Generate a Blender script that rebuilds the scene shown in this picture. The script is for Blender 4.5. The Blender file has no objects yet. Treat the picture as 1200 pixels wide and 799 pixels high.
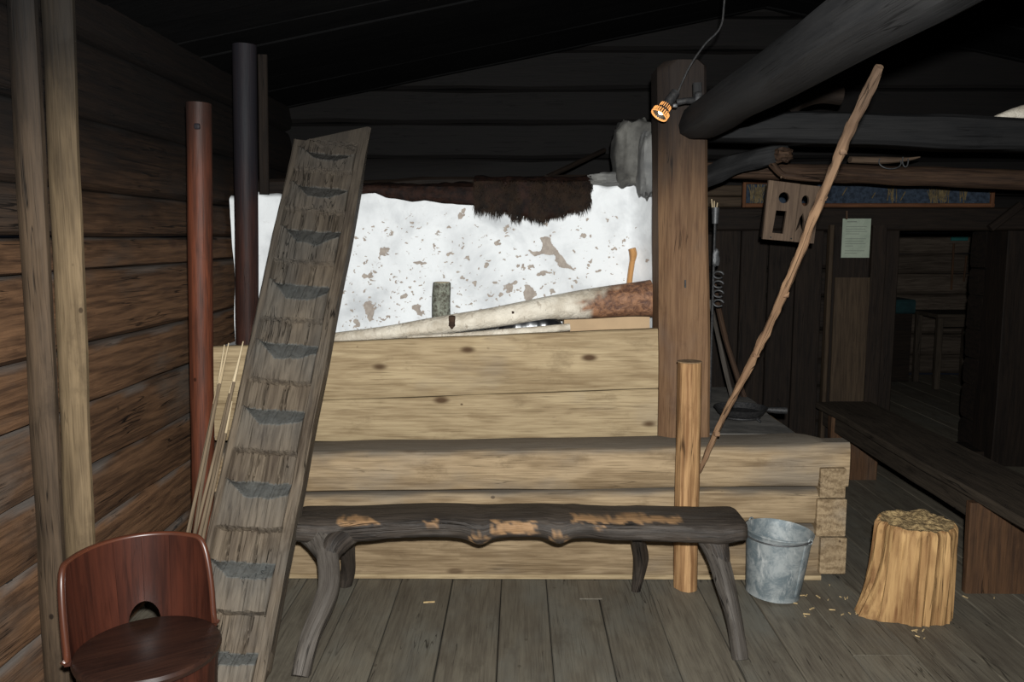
import bpy, math, random
import numpy as np
from mathutils import Vector, Matrix, noise
random.seed(7); R = random.Random(11)
SC = bpy.context.scene
COL = SC.collection

# ------------------------------------------------------------------ camera, world, flash, exposure
F = 973.0; PITCH = math.atan(122/F); YAW = math.atan(8/F); CH = 1.6
cam = bpy.data.cameras.new('camera'); co = bpy.data.objects.new('camera', cam); COL.objects.link(co)
cam.sensor_width = 36; cam.lens = 36*F/1200; cam.clip_start = .02
co.location = (0, 0, CH); co.rotation_euler = (math.pi/2-PITCH, 0, YAW)
SC.camera = co
w = bpy.data.worlds.new('world'); SC.world = w; w.use_nodes = True
w.node_tree.nodes['Background'].inputs[0].default_value = (.6, .7, 1, 1)
w.node_tree.nodes['Background'].inputs[1].default_value = .004
fl = bpy.data.lights.new('camera_flash', 'SPOT'); fo = bpy.data.objects.new('camera_flash', fl); COL.objects.link(fo)
fl.energy = 980; fl.spot_size = math.radians(115); fl.spot_blend = .75; fl.shadow_soft_size = .022
fl.color = (.98, 1, .99)
fo.location = (.035, -.02, CH+.12); fo.rotation_euler = (math.pi/2-PITCH-.02, 0, YAW)
SC.view_settings.view_transform = 'Standard'; SC.view_settings.look = 'None'
SC.view_settings.gamma = 1; SC.view_settings.use_curve_mapping = False
SC.view_settings.exposure = 0.0

# ------------------------------------------------------------------ helpers
def W(px, py, Y):
    """world point that stands at depth Y on the sight line of a photo point"""
    u = (px-600)/F; v = (py-399.5)/F
    f = Vector((0, math.cos(PITCH), -math.sin(PITCH))); up = Vector((0, math.sin(PITCH), math.cos(PITCH)))
    d = f + u*Vector((1, 0, 0)) - v*up
    d = Matrix.Rotation(YAW, 3, 'Z') @ d
    return Vector((0, 0, CH)) + d*(Y/d.y)
def V(*a): return Vector(a)
def nz(p, s=1.0, o=0.0): return noise.noise(Vector((p[0]*s+o, p[1]*s+o*1.7, p[2]*s-o)))
ORIG = {}
def origin_of(o): return ORIG.get(o.name, Vector((0, 0, 0)))
def thing(name, loc, label=None, cat=None, group=None, kind=None):
    o = bpy.data.objects.new(name, None); COL.objects.link(o); o.location = loc
    o.empty_display_size = .05
    ORIG[o.name] = Vector(loc); tag(o, label, cat, group, kind); return o
def tag(o, label=None, cat=None, group=None, kind=None):
    if label: o['label'] = label
    if cat: o['category'] = cat
    if group: o['group'] = group
    if kind: o['kind'] = kind
    return o
def mk(name, vs, fs, m, parent=None, gc=None, smooth=True, mask=None, org=None):
    vs = [Vector(v) for v in vs]
    if parent is not None: og = origin_of(parent)
    elif org is not None: og = Vector(org)
    else:
        og = Vector((sum(v.x for v in vs)/len(vs), sum(v.y for v in vs)/len(vs), min(v.z for v in vs)))
    me = bpy.data.meshes.new(name); me.from_pydata([v-og for v in vs], [], fs); me.update()
    if smooth:
        for p in me.polygons: p.use_smooth = True
        try: me.set_sharp_from_angle(angle=math.radians(38))
        except Exception: pass
    a = me.attributes.new('gc', 'FLOAT_VECTOR', 'POINT')
    g = gc if gc is not None else [(v.x, v.y, v.z) for v in vs]
    a.data.foreach_set('vector', np.array([tuple(q) for q in g], dtype=np.float32).ravel())
    if mask is not None:
        b = me.attributes.new('mask', 'FLOAT', 'POINT'); b.data.foreach_set('value', np.array(mask, dtype=np.float32))
    if m: me.materials.append(m)
    o = bpy.data.objects.new(name, me); COL.objects.link(o)
    if parent is not None: o.parent = parent; ORIG[o.name] = og
    else: o.location = og; ORIG[o.name] = og
    return o
def frame(d, up):
    d = d.normalized(); s = d.cross(up)
    if s.length < 1e-4: s = d.cross(Vector((0, 1, 0)))
    s.normalize(); return d, s, s.cross(d).normalized()
def loft(name, rings, m, parent=None, closed=True, caps=True, gc=None, mask=None, org=None, smooth=True):
    n = len(rings[0]); vs = [v for r in rings for v in r]; fs = []
    for i in range(len(rings)-1):
        for j in range(n if closed else n-1):
            k = (j+1) % n
            fs.append((i*n+j, i*n+k, (i+1)*n+k, (i+1)*n+j))
    if caps and closed:
        fs.append(tuple(range(n-1, -1, -1))); fs.append(tuple((len(rings)-1)*n+j for j in range(n)))
    return mk(name, vs, fs, m, parent, gc, smooth, mask, org)
def beam(name, a, b, w, h, m, parent=None, up=(0, 0, 1), seg=6, bev=.006, jit=0., bulge=0., w2=None, h2=None, org=None, fr=3.):
    """squared timber from a to b; w across, h along up; chamfered, uneven by jit"""
    a = Vector(a); b = Vector(b); d, s, t = frame(b-a, Vector(up)); L = (b-a).length
    rings = []; gc = []; o = R.uniform(0, 50)
    for i in range(seg+1):
        f = i/seg; c = a.lerp(b, f)
        ww = (w+(w2-w)*f if w2 is not None else w)/2; hh = (h+(h2-h)*f if h2 is not None else h)/2
        be = min(bev, ww*.45, hh*.45); ring = []
        pts = [(-ww+be, -hh), (ww-be, -hh), (ww, -hh+be), (ww+bulge, 0), (ww, hh-be), (ww-be, hh), (-ww+be, hh), (-ww, hh-be), (-ww-bulge, 0), (-ww, -hh+be)]
        for x, y in pts:
            q = c + s*x + t*y
            if jit:
                n1 = nz((f*L*fr, x*9, y*9), 1, o); n2 = nz((f*L*fr, x*9, y*9), 1, o+9)
                q = q + s*n1*jit + t*n2*jit
            ring.append(q); gc.append((f*L+o, x, y))
        rings.append(ring)
    return loft(name, rings, m, parent, gc=gc, org=org)
def cat(P, n):
    P = [Vector(p) for p in P]
    if len(P) == 2: return [P[0].lerp(P[1], i/n) for i in range(n+1)]
    out = []
    for k in range(n+1):
        t = k/n*(len(P)-1); i = min(int(t), len(P)-2); f = t-i
        p0 = P[max(i-1, 0)]; p1 = P[i]; p2 = P[i+1]; p3 = P[min(i+2, len(P)-1)]
        out.append(.5*((2*p1)+(p2-p0)*f+(2*p0-5*p1+4*p2-p3)*f*f+(3*p1-p0-3*p2+p3)*f**3))
    return out
def lin(A, n):
    return [float(np.interp(k/n*(len(A)-1), range(len(A)), A)) for k in range(n+1)]
def tube(name, P, rad, m, parent=None, n=24, seg=12, jit=0., fr=6., caps=True, maskf=None, org=None, flat=1.0, up=(0, 0, 1), groove=0.):
    if not isinstance(rad, (list, tuple)): rad = [rad, rad]
    C = cat(P, n); rr = lin(rad, n); rings = []; gc = []; mask = []; o = R.uniform(0, 50); al = 0
    s = None
    for i, c in enumerate(C):
        d = (C[min(i+1, n)]-C[max(i-1, 0)]).normalized()
        if s is None: _, s, _t = frame(d, Vector(up))
        s = (s-d*s.dot(d)).normalized(); t = s.cross(d)
        if i: al += (c-C[i-1]).length
        ring = []
        for j in range(seg):
            a = 2*math.pi*j/seg; r = rr[i]
            if jit: r *= 1+jit*nz((math.cos(a)*1.3, math.sin(a)*1.3, al*fr), 1, o)
            if groove: r *= 1-groove*max(0, nz((math.cos(a)*6, math.sin(a)*6, al*1.2), 1, o+3))
            ring.append(c+s*math.cos(a)*r+t*math.sin(a)*r*flat); gc.append((al+o, math.cos(a)*rr[i], math.sin(a)*rr[i]))
            if maskf: mask.append(maskf(al, a, c))
        rings.append(ring)
    return loft(name, rings, m, parent, caps=caps, gc=gc, mask=mask if maskf else None, org=org)
def lathe(name, prof, c, m, parent=None, seg=32, axis=(0, 0, 1), closed_prof=False, org=None, jit=0.):
    ax, s, t = frame(Vector(axis), Vector((0, 1, .01)))
    rings = []; gc = []
    for r, h in prof:
        rings.append([Vector(c)+ax*h+(s*math.cos(2*math.pi*j/seg)+t*math.sin(2*math.pi*j/seg))*max(r, 1e-4)*(1+jit*nz((math.cos(2*math.pi*j/seg), math.sin(2*math.pi*j/seg), h*5), 1.5)) for j in range(seg)])
        gc += [(h, 0.3*j/seg*6, r) for j in range(seg)]
    return loft(name, rings, m, parent, gc=gc, org=org)
def multi(name, parts, m, parent=None, org=None):
    """several small closed pieces joined in one mesh (vs, fs lists)"""
    vs = []; fs = []
    for a, b in parts:
        k = len(vs); vs += a; fs += [tuple(k+i for i in f) for f in b]
    return mk(name, vs, fs, m, parent, smooth=False, org=org)
def boxvf(c, sx, sy, sz, rot=None):
    c = Vector(c); vs = []
    for x in (-1, 1):
        for y in (-1, 1):
            for z in (-1, 1):
                q = Vector((x*sx/2, y*sy/2, z*sz/2))
                if rot: q = rot @ q
                vs.append(c+q)
    return vs, [(0, 1, 3, 2), (4, 6, 7, 5), (0, 4, 5, 1), (2, 3, 7, 6), (0, 2, 6, 4), (1, 5, 7, 3)]
def cut_board(name, outline, holes, th, M4, m, parent):
    cu = bpy.data.curves.new('c', 'CURVE'); cu.dimensions = '2D'; cu.fill_mode = 'BOTH'; cu.extrude = th/2
    for pl in [outline]+holes:
        sp = cu.splines.new('POLY'); sp.points.add(len(pl)-1); sp.use_cyclic_u = True
        for i, (x, y) in enumerate(pl): sp.points[i].co = (x, y, 0, 1)
    ob = bpy.data.objects.new('tmp', cu); COL.objects.link(ob)
    bpy.context.view_layer.update()
    me = bpy.data.meshes.new_from_object(ob.evaluated_get(bpy.context.evaluated_depsgraph_get()))
    vs = [M4 @ v.co for v in me.vertices]; gc = [(v.co.y, v.co.x, v.co.z) for v in me.vertices]
    fs = [tuple(p.vertices) for p in me.polygons]
    bpy.data.objects.remove(ob)
    return mk(name, vs, fs, m, parent, gc=gc, smooth=False)

# ------------------------------------------------------------------ materials
def srgb(r, g, b):
    f = lambda c: (c/255/12.92) if c/255 <= .04045 else ((c/255+.055)/1.055)**2.4
    return (f(r), f(g), f(b), 1)
class NT:
    def __init__(s, name):
        s.m = bpy.data.materials.new(name); s.m.use_nodes = True; s.t = s.m.node_tree
        s.b = s.t.nodes['Principled BSDF']
    def n(s, ty, **kw):
        x = s.t.nodes.new(ty)
        for k, v in kw.items():
            if isinstance(k, str) and k in x.inputs: x.inputs[k].default_value = v
            else: setattr(x, k, v)
        return x
    def l(s, a, b): s.t.links.new(a, b)
    def math(s, op, a, b=None, clamp=False):
        x = s.n('ShaderNodeMath', operation=op); x.use_clamp = clamp
        for i, q in enumerate((a, b)):
            if q is None: continue
            if hasattr(q, 'is_linked'): s.l(q, x.inputs[i])
            else: x.inputs[i].default_value = q
        return x.outputs[0]
    def mix(s, f, a, b, mode='MIX'):
        x = s.n('ShaderNodeMix', data_type='RGBA', blend_type=mode)
        for i, q in ((0, f), (6, a), (7, b)):
            if hasattr(q, 'is_linked'): s.l(q, x.inputs[i])
            else: x.inputs[i].default_value = q
        return x.outputs[2]
    def ramp(s, f, lo, hi):
        x = s.n('ShaderNodeMapRange', interpolation_type='SMOOTHSTEP'); s.l(f, x.inputs[0])
        x.inputs[1].default_value = lo; x.inputs[2].default_value = hi
        return x.outputs[0]
    def noise(s, vec, sc, det=4, rough=.55, dist=0):
        x = s.n('ShaderNodeTexNoise'); x.inputs['Scale'].default_value = sc; x.inputs['Detail'].default_value = det
        x.inputs['Roughness'].default_value = rough; x.inputs['Distortion'].default_value = dist
        s.l(vec, x.inputs['Vector']); return x.outputs[0]
    def mapv(s, vec, sc, off=None):
        x = s.n('ShaderNodeMapping'); s.l(vec, x.inputs[0]); x.inputs['Scale'].default_value = sc
        if off is not None: s.l(off, x.inputs['Location'])
        return x.outputs[0]
def wood(name, light, dark, grey=None, greyamt=0., soot=None, sootc=(.0030, .0027, .0027, 1), knots=.7, cracks=.5, rough=.75, bump=.25, fig=.5, mask=None, fine=1., var=.35, spec=.14):
    t = NT(name)
    at = t.n('ShaderNodeAttribute', attribute_name='gc'); oi = t.n('ShaderNodeObjectInfo')
    rv = t.n('ShaderNodeVectorMath', operation='SCALE'); rv.inputs[0].default_value = (13, 17, 23); t.l(oi.outputs['Random'], rv.inputs['Scale'])
    base = t.n('ShaderNodeVectorMath', operation='ADD'); t.l(at.outputs['Vector'], base.inputs[0]); t.l(rv.outputs[0], base.inputs[1])
    v = base.outputs[0]
    vs = t.mapv(v, (.06, 1, 1))
    g1 = t.noise(vs, 85*fine, 5, .6, .3)
    g2 = t.noise(t.mapv(v, (.18, 1, 1)), 9, 3, .5, 1.0)
    wv = t.n('ShaderNodeTexWave', wave_type='BANDS', bands_direction='Z'); wv.inputs['Scale'].default_value = 7
    wv.inputs['Distortion'].default_value = 9; wv.inputs['Detail'].default_value = 2.5; wv.inputs['Detail Scale'].default_value = 1.3
    t.l(t.mapv(v, (.22, 1, 1)), wv.inputs['Vector'])
    big = t.noise(t.mapv(v, (.5, 1, 1)), 2.6, 4, .6)
    f = t.math('MULTIPLY', t.ramp(g1, .35, .68), .5)
    f = t.math('ADD', f, t.math('MULTIPLY', t.ramp(wv.outputs[0], .2, .95), fig*.5))
    f = t.math('ADD', f, t.math('MULTIPLY', t.ramp(g2, .35, .7), .35), True)
    c = t.mix(f, light, dark)
    # individual tone
    h = t.n('ShaderNodeHueSaturation'); t.l(c, h.inputs['Color'])
    t.l(t.math('ADD', t.math('MULTIPLY', oi.outputs['Random'], var), 1-var*.5), h.inputs['Value'])
    c = h.outputs[0]
    if grey is not None:
        c = t.mix(t.math('MULTIPLY', t.ramp(big, .62-.4*greyamt, .72), min(1, greyamt+.2)), c, grey)
    if knots:
        vo = t.n('ShaderNodeTexVoronoi', feature='F1'); vo.inputs['Scale'].default_value = 3.4; t.l(t.mapv(v, (.6, 1.35, 1.35)), vo.inputs['Vector'])
        k = t.math('SUBTRACT', 1.0, t.ramp(vo.outputs['Distance'], .04, .115))
        c = t.mix(t.math('MULTIPLY', k, min(1, knots*.75)), c, (dark[0]*.35, dark[1]*.28, dark[2]*.25, 1))
    if knots:
        v2 = t.n('ShaderNodeTexVoronoi', feature='F1'); v2.inputs['Scale'].default_value = 8.5; t.l(t.mapv(v, (.8, 1.1, 1.1)), v2.inputs['Vector'])
        k2 = t.math('MULTIPLY', t.math('SUBTRACT', 1.0, t.ramp(v2.outputs['Distance'], .05, .085)), t.ramp(t.noise(v, 4.3, 1), .5, .56))
        c = t.mix(t.math('MULTIPLY', k2, min(1, knots)), c, (dark[0]*.3, dark[1]*.25, dark[2]*.22, 1))
    g3 = t.noise(t.mapv(v, (.03, 1, 1)), 150*fine, 2, .5, .2)
    c = t.mix(t.math('MULTIPLY', t.ramp(g3, .56, .72), .45), c, (dark[0]*.5, dark[1]*.48, dark[2]*.45, 1))
    blot = t.noise(t.mapv(v, (.7, 1.2, 1.2)), 5.5, 6, .7)
    c = t.mix(t.math('MULTIPLY', t.ramp(blot, .54, .72), .5), c, (dark[0]*.62, dark[1]*.6, dark[2]*.58, 1))
    cr = t.noise(t.mapv(v, (.035, 1, 1)), 22, 3, .5, .6)
    crk = t.ramp(t.math('ABSOLUTE', t.math('SUBTRACT', cr, .5)), .011, .0)
    gate = t.ramp(t.noise(v, 3.1, 2), .5, .62)
    crk = t.math('MULTIPLY', t.math('MULTIPLY', crk, gate), cracks)
    c = t.mix(crk, c, (dark[0]*.12, dark[1]*.12, dark[2]*.12, 1))
    if mask:
        am = t.n('ShaderNodeAttribute', attribute_name='mask')
        pale = t.mix(t.math('MULTIPLY', t.ramp(g1, .3, .7), .5), mask, (mask[0]*.55, mask[1]*.5, mask[2]*.45, 1))
        c = t.mix(am.outputs['Fac'], c, pale)
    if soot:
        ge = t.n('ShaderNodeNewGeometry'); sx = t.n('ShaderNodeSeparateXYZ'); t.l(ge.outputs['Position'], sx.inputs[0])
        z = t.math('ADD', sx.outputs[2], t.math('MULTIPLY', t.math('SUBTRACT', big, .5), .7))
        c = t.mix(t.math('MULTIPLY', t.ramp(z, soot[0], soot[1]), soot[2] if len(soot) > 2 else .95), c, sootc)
    t.l(c, t.b.inputs['Base Color']); t.b.inputs['Roughness'].default_value = rough
    t.b.inputs['Specular IOR Level'].default_value = spec
    hh = t.math('ADD', t.math('MULTIPLY', g1, .6), t.math('MULTIPLY', g2, .6)); hh = t.math('SUBTRACT', hh, t.math('MULTIPLY', crk, 1.2))
    bp = t.n('ShaderNodeBump'); bp.inputs['Strength'].default_value = bump; bp.inputs['Distance'].default_value = .012
    t.l(hh, bp.inputs['Height']); t.l(bp.outputs[0], t.b.inputs['Normal'])
    return t.m
def flatm(name, c1, c2=None, sc=30, rough=.7, metal=0, bump=.1, spec=.3, emit=None, es=0):
    t = NT(name); tc = t.n('ShaderNodeTexCoord'); n_ = t.noise(tc.outputs['Object'], sc, 5, .6)
    c = t.mix(t.ramp(n_, .35, .68), c1, c2 or c1); t.l(c, t.b.inputs['Base Color'])
    t.b.inputs['Roughness'].default_value = rough; t.b.inputs['Metallic'].default_value = metal
    t.b.inputs['Specular IOR Level'].default_value = spec
    if bump:
        bp = t.n('ShaderNodeBump'); bp.inputs['Strength'].default_value = bump; bp.inputs['Distance'].default_value = .01
        t.l(n_, bp.inputs['Height']); t.l(bp.outputs[0], t.b.inputs['Normal'])
    if emit: t.b.inputs['Emission Color'].default_value = emit; t.b.inputs['Emission Strength'].default_value = es
    return t.m
def C(r, g, b): return (r, g, b, 1)
M = {}
M['plank'] = wood('hearth_plank_wood', C(.36, .275, .163), C(.19, .132, .072), grey=C(.22, .185, .145), greyamt=.15, knots=1.4, cracks=.25, var=.14, fig=.55, bump=.15)
M['cribd'] = wood('hearth_log_wood', C(.30, .218, .13), C(.145, .098, .054), grey=C(.17, .15, .125), greyamt=.35, knots=.9, cracks=.5, var=.2, fig=.8, bump=.35, mask=C(.13, .11, .088))
M['ledge'] = wood('ledge_wood', C(.14, .12, .10), C(.09, .075, .06), knots=.2, cracks=.4, var=.1)
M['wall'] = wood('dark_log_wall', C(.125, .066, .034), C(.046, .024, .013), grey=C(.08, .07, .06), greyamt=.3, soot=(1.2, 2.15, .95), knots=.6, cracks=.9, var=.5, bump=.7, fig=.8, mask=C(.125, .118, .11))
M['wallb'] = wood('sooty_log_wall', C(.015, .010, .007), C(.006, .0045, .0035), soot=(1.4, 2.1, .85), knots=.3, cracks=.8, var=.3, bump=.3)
M['floor'] = wood('floor_board_wood', C(.125, .108, .08), C(.068, .056, .042), grey=C(.11, .108, .092), greyamt=.4, knots=.45, cracks=.8, rough=.62, var=.3, fig=.5, bump=.25, spec=.35)
M['wallfar'] = wood('dim_far_logs', C(.075, .058, .044), C(.03, .022, .016), knots=.3, cracks=.8, var=.4)
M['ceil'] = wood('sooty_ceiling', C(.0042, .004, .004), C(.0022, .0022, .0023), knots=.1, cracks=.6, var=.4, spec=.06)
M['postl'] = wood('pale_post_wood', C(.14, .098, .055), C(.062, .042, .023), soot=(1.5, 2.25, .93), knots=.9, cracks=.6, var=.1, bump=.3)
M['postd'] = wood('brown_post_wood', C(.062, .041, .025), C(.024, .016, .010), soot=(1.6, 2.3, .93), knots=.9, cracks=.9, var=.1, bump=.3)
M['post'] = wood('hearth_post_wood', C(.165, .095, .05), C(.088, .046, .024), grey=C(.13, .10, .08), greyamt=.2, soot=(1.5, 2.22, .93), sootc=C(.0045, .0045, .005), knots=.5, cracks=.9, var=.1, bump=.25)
M['short'] = wood('peeled_post_wood', C(.40, .235, .11), C(.17, .085, .036), grey=C(.15, .11, .075), greyamt=.3, knots=.2, cracks=.9, var=.1, bump=.4, fig=.9)
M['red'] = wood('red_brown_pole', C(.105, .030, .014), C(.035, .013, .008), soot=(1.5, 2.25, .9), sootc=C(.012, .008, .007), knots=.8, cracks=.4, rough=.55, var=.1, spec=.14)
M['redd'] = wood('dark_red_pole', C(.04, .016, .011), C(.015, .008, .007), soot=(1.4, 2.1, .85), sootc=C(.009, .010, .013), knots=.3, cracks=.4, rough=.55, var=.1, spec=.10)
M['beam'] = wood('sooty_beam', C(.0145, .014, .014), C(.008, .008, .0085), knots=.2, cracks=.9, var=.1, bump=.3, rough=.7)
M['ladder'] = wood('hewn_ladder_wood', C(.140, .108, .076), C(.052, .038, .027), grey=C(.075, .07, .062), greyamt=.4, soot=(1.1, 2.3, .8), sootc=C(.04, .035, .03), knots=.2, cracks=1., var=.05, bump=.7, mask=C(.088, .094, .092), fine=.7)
M['bench'] = wood('black_bench_wood', C(.052, .040, .031), C(.015, .012, .010), grey=C(.05, .046, .042), greyamt=.25, knots=.2, cracks=.9, rough=.6, var=.05, bump=.8, mask=C(.33, .19, .09), spec=.22)
M['leg'] = wood('grey_leg_wood', C(.085, .073, .062), C(.035, .029, .024), knots=.3, cracks=.8, var=.3, bump=.5, mask=C(.35, .25, .14), rough=.6)
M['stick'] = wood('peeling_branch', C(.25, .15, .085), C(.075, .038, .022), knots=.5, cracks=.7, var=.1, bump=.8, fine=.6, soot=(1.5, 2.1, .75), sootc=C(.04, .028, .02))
M['thin'] = wood('thin_stick_wood', C(.15, .11, .07), C(.06, .042, .028), knots=0, cracks=.4, var=.5)
M['tip'] = wood('whittled_tip', C(.5, .4, .26), C(.33, .25, .15), knots=0, cracks=0, var=.1)
M['chair'] = wood('varnished_red_wood', C(.044, .0125, .007), C(.018, .006, .004), knots=.15, cracks=.2, rough=.36, var=.22, bump=.06, spec=.22, fine=.6)
M['seat'] = wood('varnished_dark_seat', C(.026, .011, .007), C(.010, .005, .004), knots=.1, cracks=.2, rough=.33, var=.1, bump=.05, spec=.32)
M['chairedge'] = wood('varnished_edge', C(.075, .022, .010), C(.035, .012, .007), knots=0, cracks=.1, rough=.35, var=.1, bump=.05, spec=.35)
M['stump'] = wood('splintered_stump', C(.40, .245, .105), C(.135, .062, .024), grey=C(.15, .08, .034), greyamt=.22, knots=.25, cracks=.8, var=0, bump=.9, fine=.5, fig=.6)
M['stumptop'] = flatm('chopped_end_grain', srgb(165, 140, 98), srgb(95, 76, 50), sc=60, bump=1.2, rough=.9)
M['old'] = wood('old_dark_bench', C(.045, .034, .024), C(.02, .015, .011), knots=.4, cracks=.9, var=.2, bump=.4)
M['oldred'] = wood('reddish_support', C(.085, .042, .02), C(.035, .019, .011), grey=C(.08, .06, .045), greyamt=.3, knots=.4, cracks=.7, var=.2, bump=.4)
M['darkwood'] = wood('near_black_wood', C(.014, .009, .006), C(.006, .004, .003), knots=.3, cracks=.8, var=.3, bump=.3)
M['brown2'] = wood('dim_brown_board', C(.045, .030, .018), C(.02, .013, .008), knots=.3, cracks=.5, var=.2)
M['rail'] = wood('brown_rafter_pole', C(.06, .034, .02), C(.022, .013, .009), knots=.3, cracks=.8, var=.1, bump=.8)
M['lantern'] = wood('grey_brown_board', C(.115, .078, .052), C(.06, .04, .028), knots=.2, cracks=.6, var=.15)
M['frame'] = wood('picture_frame_wood', C(.10, .042, .018), C(.05, .02, .01), knots=0, cracks=.1, var=.05)
M['iron'] = flatm('black_iron', C(.018, .018, .019), C(.035, .033, .032), sc=60, rough=.55, metal=.3, bump=.3)
M['irong'] = flatm('grey_iron', C(.06, .06, .062), C(.1, .1, .1), sc=50, rough=.5, metal=.5)
M['straw'] = flatm('straw', C(.11, .08, .035), C(.05, .036, .016), rough=.8)
M['blue'] = flatm('blue_cloth', C(.022, .032, .048), C(.007, .011, .018), sc=34, rough=.95)
M['paper'] = flatm('aged_paper', C(.25, .28, .22), C(.20, .23, .18), sc=9, rough=.9, bump=0)
M['ink'] = flatm('faded_ink', C(.12, .13, .11), rough=.9, bump=0)
M['white'] = flatm('dim_white_print', C(.25, .27, .27), C(.1, .11, .11), sc=40, rough=.9, bump=0)
M['teal'] = flatm('teal_paint', C(.015, .11, .10), C(.01, .07, .07), sc=9, rough=.8)
M['tealb'] = flatm('teal_cloth', C(.006, .03, .032), C(.004, .018, .02), sc=9, rough=.9)
M['card'] = flatm('cardboard', C(.42, .29, .17), C(.37, .255, .15), sc=6, rough=.85, bump=0)
M['bag'] = flatm('black_plastic', C(.006, .006, .007), rough=.22, spec=.6, bump=0)
M['stone'] = flatm('grey_hearth_stone', C(.12, .11, .098), C(.065, .06, .054), sc=8, rough=.9, bump=.6)
M['fur'] = flatm('dark_brown_fur', C(.018, .010, .0055), C(.005, .003, .002), sc=20, rough=.7, bump=0, spec=.1)
M['skin'] = flatm('dark_hide', C(.020, .009, .006), C(.006, .0035, .003), sc=25, rough=.7, bump=.8, spec=.1)
M['axe'] = wood('axe_handle_wood', C(.56, .30, .12), C(.42, .21, .08), knots=0, cracks=.1, rough=.4, var=0, bump=.05)
M['cutend'] = flatm('sawn_end', C(.5, .42, .28), C(.33, .27, .17), sc=22, rough=.85)
M['postend'] = flatm('sawn_post_end', C(.22, .14, .075), C(.12, .075, .04), sc=45, rough=.9)
M['chip'] = flatm('wood_chip', srgb(190, 165, 120), srgb(140, 115, 80), rough=.9)
M['bulb'] = flatm('lamp_bulb', C(1, .85, .6), rough=.3, bump=0, emit=C(1, .72, .36), es=12)
M['rim'] = flatm('lamp_glass', C(.25, .12, .04), rough=.3, bump=0, emit=C(1, .42, .12), es=.9)
# birch bark
t = NT('birch_bark'); at = t.n('ShaderNodeAttribute', attribute_name='gc').outputs['Vector']
n1 = t.noise(t.mapv(at, (1, .25, .25)), 60, 4, .6); n2 = t.noise(at, 6, 4, .6); n3 = t.noise(t.mapv(at, (1, 1, 1)), 26, 5, .7, .5)
c = t.mix(t.ramp(n2, .35, .68), C(.66, .60, .50), C(.40, .34, .26)); c = t.mix(t.math('MULTIPLY', t.ramp(n1, .6, .7), .6), c, C(.28, .22, .16))
c = t.mix(t.math('MULTIPLY', t.ramp(n3, .66, .74), .8), c, C(.09, .07, .05))
am = t.n('ShaderNodeAttribute', attribute_name='mask').outputs['Fac']
rb = t.mix(t.ramp(n3, .35, .65), C(.27, .13, .065), C(.09, .04, .024))
c = t.mix(am, c, rb)
t.l(c, t.b.inputs['Base Color']); t.b.inputs['Roughness'].default_value = .6
bp = t.n('ShaderNodeBump'); bp.inputs['Strength'].default_value = .7; bp.inputs['Distance'].default_value = .02
t.l(t.math('ADD', n3, t.math('MULTIPLY', n1, .3)), bp.inputs['Height']); t.l(bp.outputs[0], t.b.inputs['Normal']); M['birch'] = t.m
# lichen covered bark of the standing billet
M['lichen'] = flatm('grey_lichen_bark', C(.24, .25, .20), C(.07, .06, .045), sc=55, rough=.9, bump=1.)
# plaster, mask: chip
t = NT('white_lime_plaster'); tc = t.n('ShaderNodeTexCoord'); ob = tc.outputs['Object']
n2 = t.noise(ob, 3.2, 5, .6, .3); n3 = t.noise(ob, 45, 4, .6); n4 = t.noise(t.mapv(ob, (1, 1, 2.2)), 14, 6, .75)
c = t.mix(t.ramp(n2, .42, .72), C(.745, .755, .76), C(.50, .51, .52)); c = t.mix(t.math('MULTIPLY', t.ramp(n4, .60, .70), .35), c, C(.42, .38, .34))
am = t.n('ShaderNodeAttribute', attribute_name='mask').outputs['Fac']
c = t.mix(t.ramp(am, .35, .65), c, t.mix(t.ramp(n3, .3, .7), C(.38, .325, .275), C(.28, .235, .2)))
am2 = t.n('ShaderNodeAttribute', attribute_name='sooty').outputs['Fac']
c = t.mix(am2, c, t.mix(t.ramp(n2, .35, .6), C(.115, .11, .098), C(.03, .028, .025)))
t.l(c, t.b.inputs['Base Color']); t.b.inputs['Roughness'].default_value = .85
bp = t.n('ShaderNodeBump'); bp.inputs['Strength'].default_value = .25; bp.inputs['Distance'].default_value = .01
t.l(n3, bp.inputs['Height']); t.l(bp.outputs[0], t.b.inputs['Normal']); M['plaster'] = t.m
# zinc
t = NT('galvanised_zinc'); tc = t.n('ShaderNodeTexCoord'); ob = tc.outputs['Object']
n2 = t.noise(ob, 13, 7, .75, .5); n3 = t.noise(ob, 60, 4, .7); n4 = t.noise(t.mapv(ob, (1, 1, .35)), 20, 5, .7)
c = t.mix(t.ramp(n2, .36, .62), C(.27, .285, .28), C(.115, .14, .15)); c = t.mix(t.math('MULTIPLY', t.ramp(n4, .56, .7), .7), c, C(.46, .46, .44))
c = t.mix(t.math('MULTIPLY', t.ramp(n3, .6, .75), .5), c, C(.12, .13, .14))
t.l(c, t.b.inputs['Base Color']); t.b.inputs['Roughness'].default_value = .6; t.b.inputs['Metallic'].default_value = .25; M['zinc'] = t.m

# ================================================================== SETTING
XL = -1.62; YB = 6.0; RIDGE = 1.7; XR = 4.6; ZE = 2.48; SL = .2
def ceilz(x): return ZE+SL*(x-XL) if x < RIDGE else ZE+SL*(RIDGE-XL)-SL*(x-RIDGE)
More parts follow.
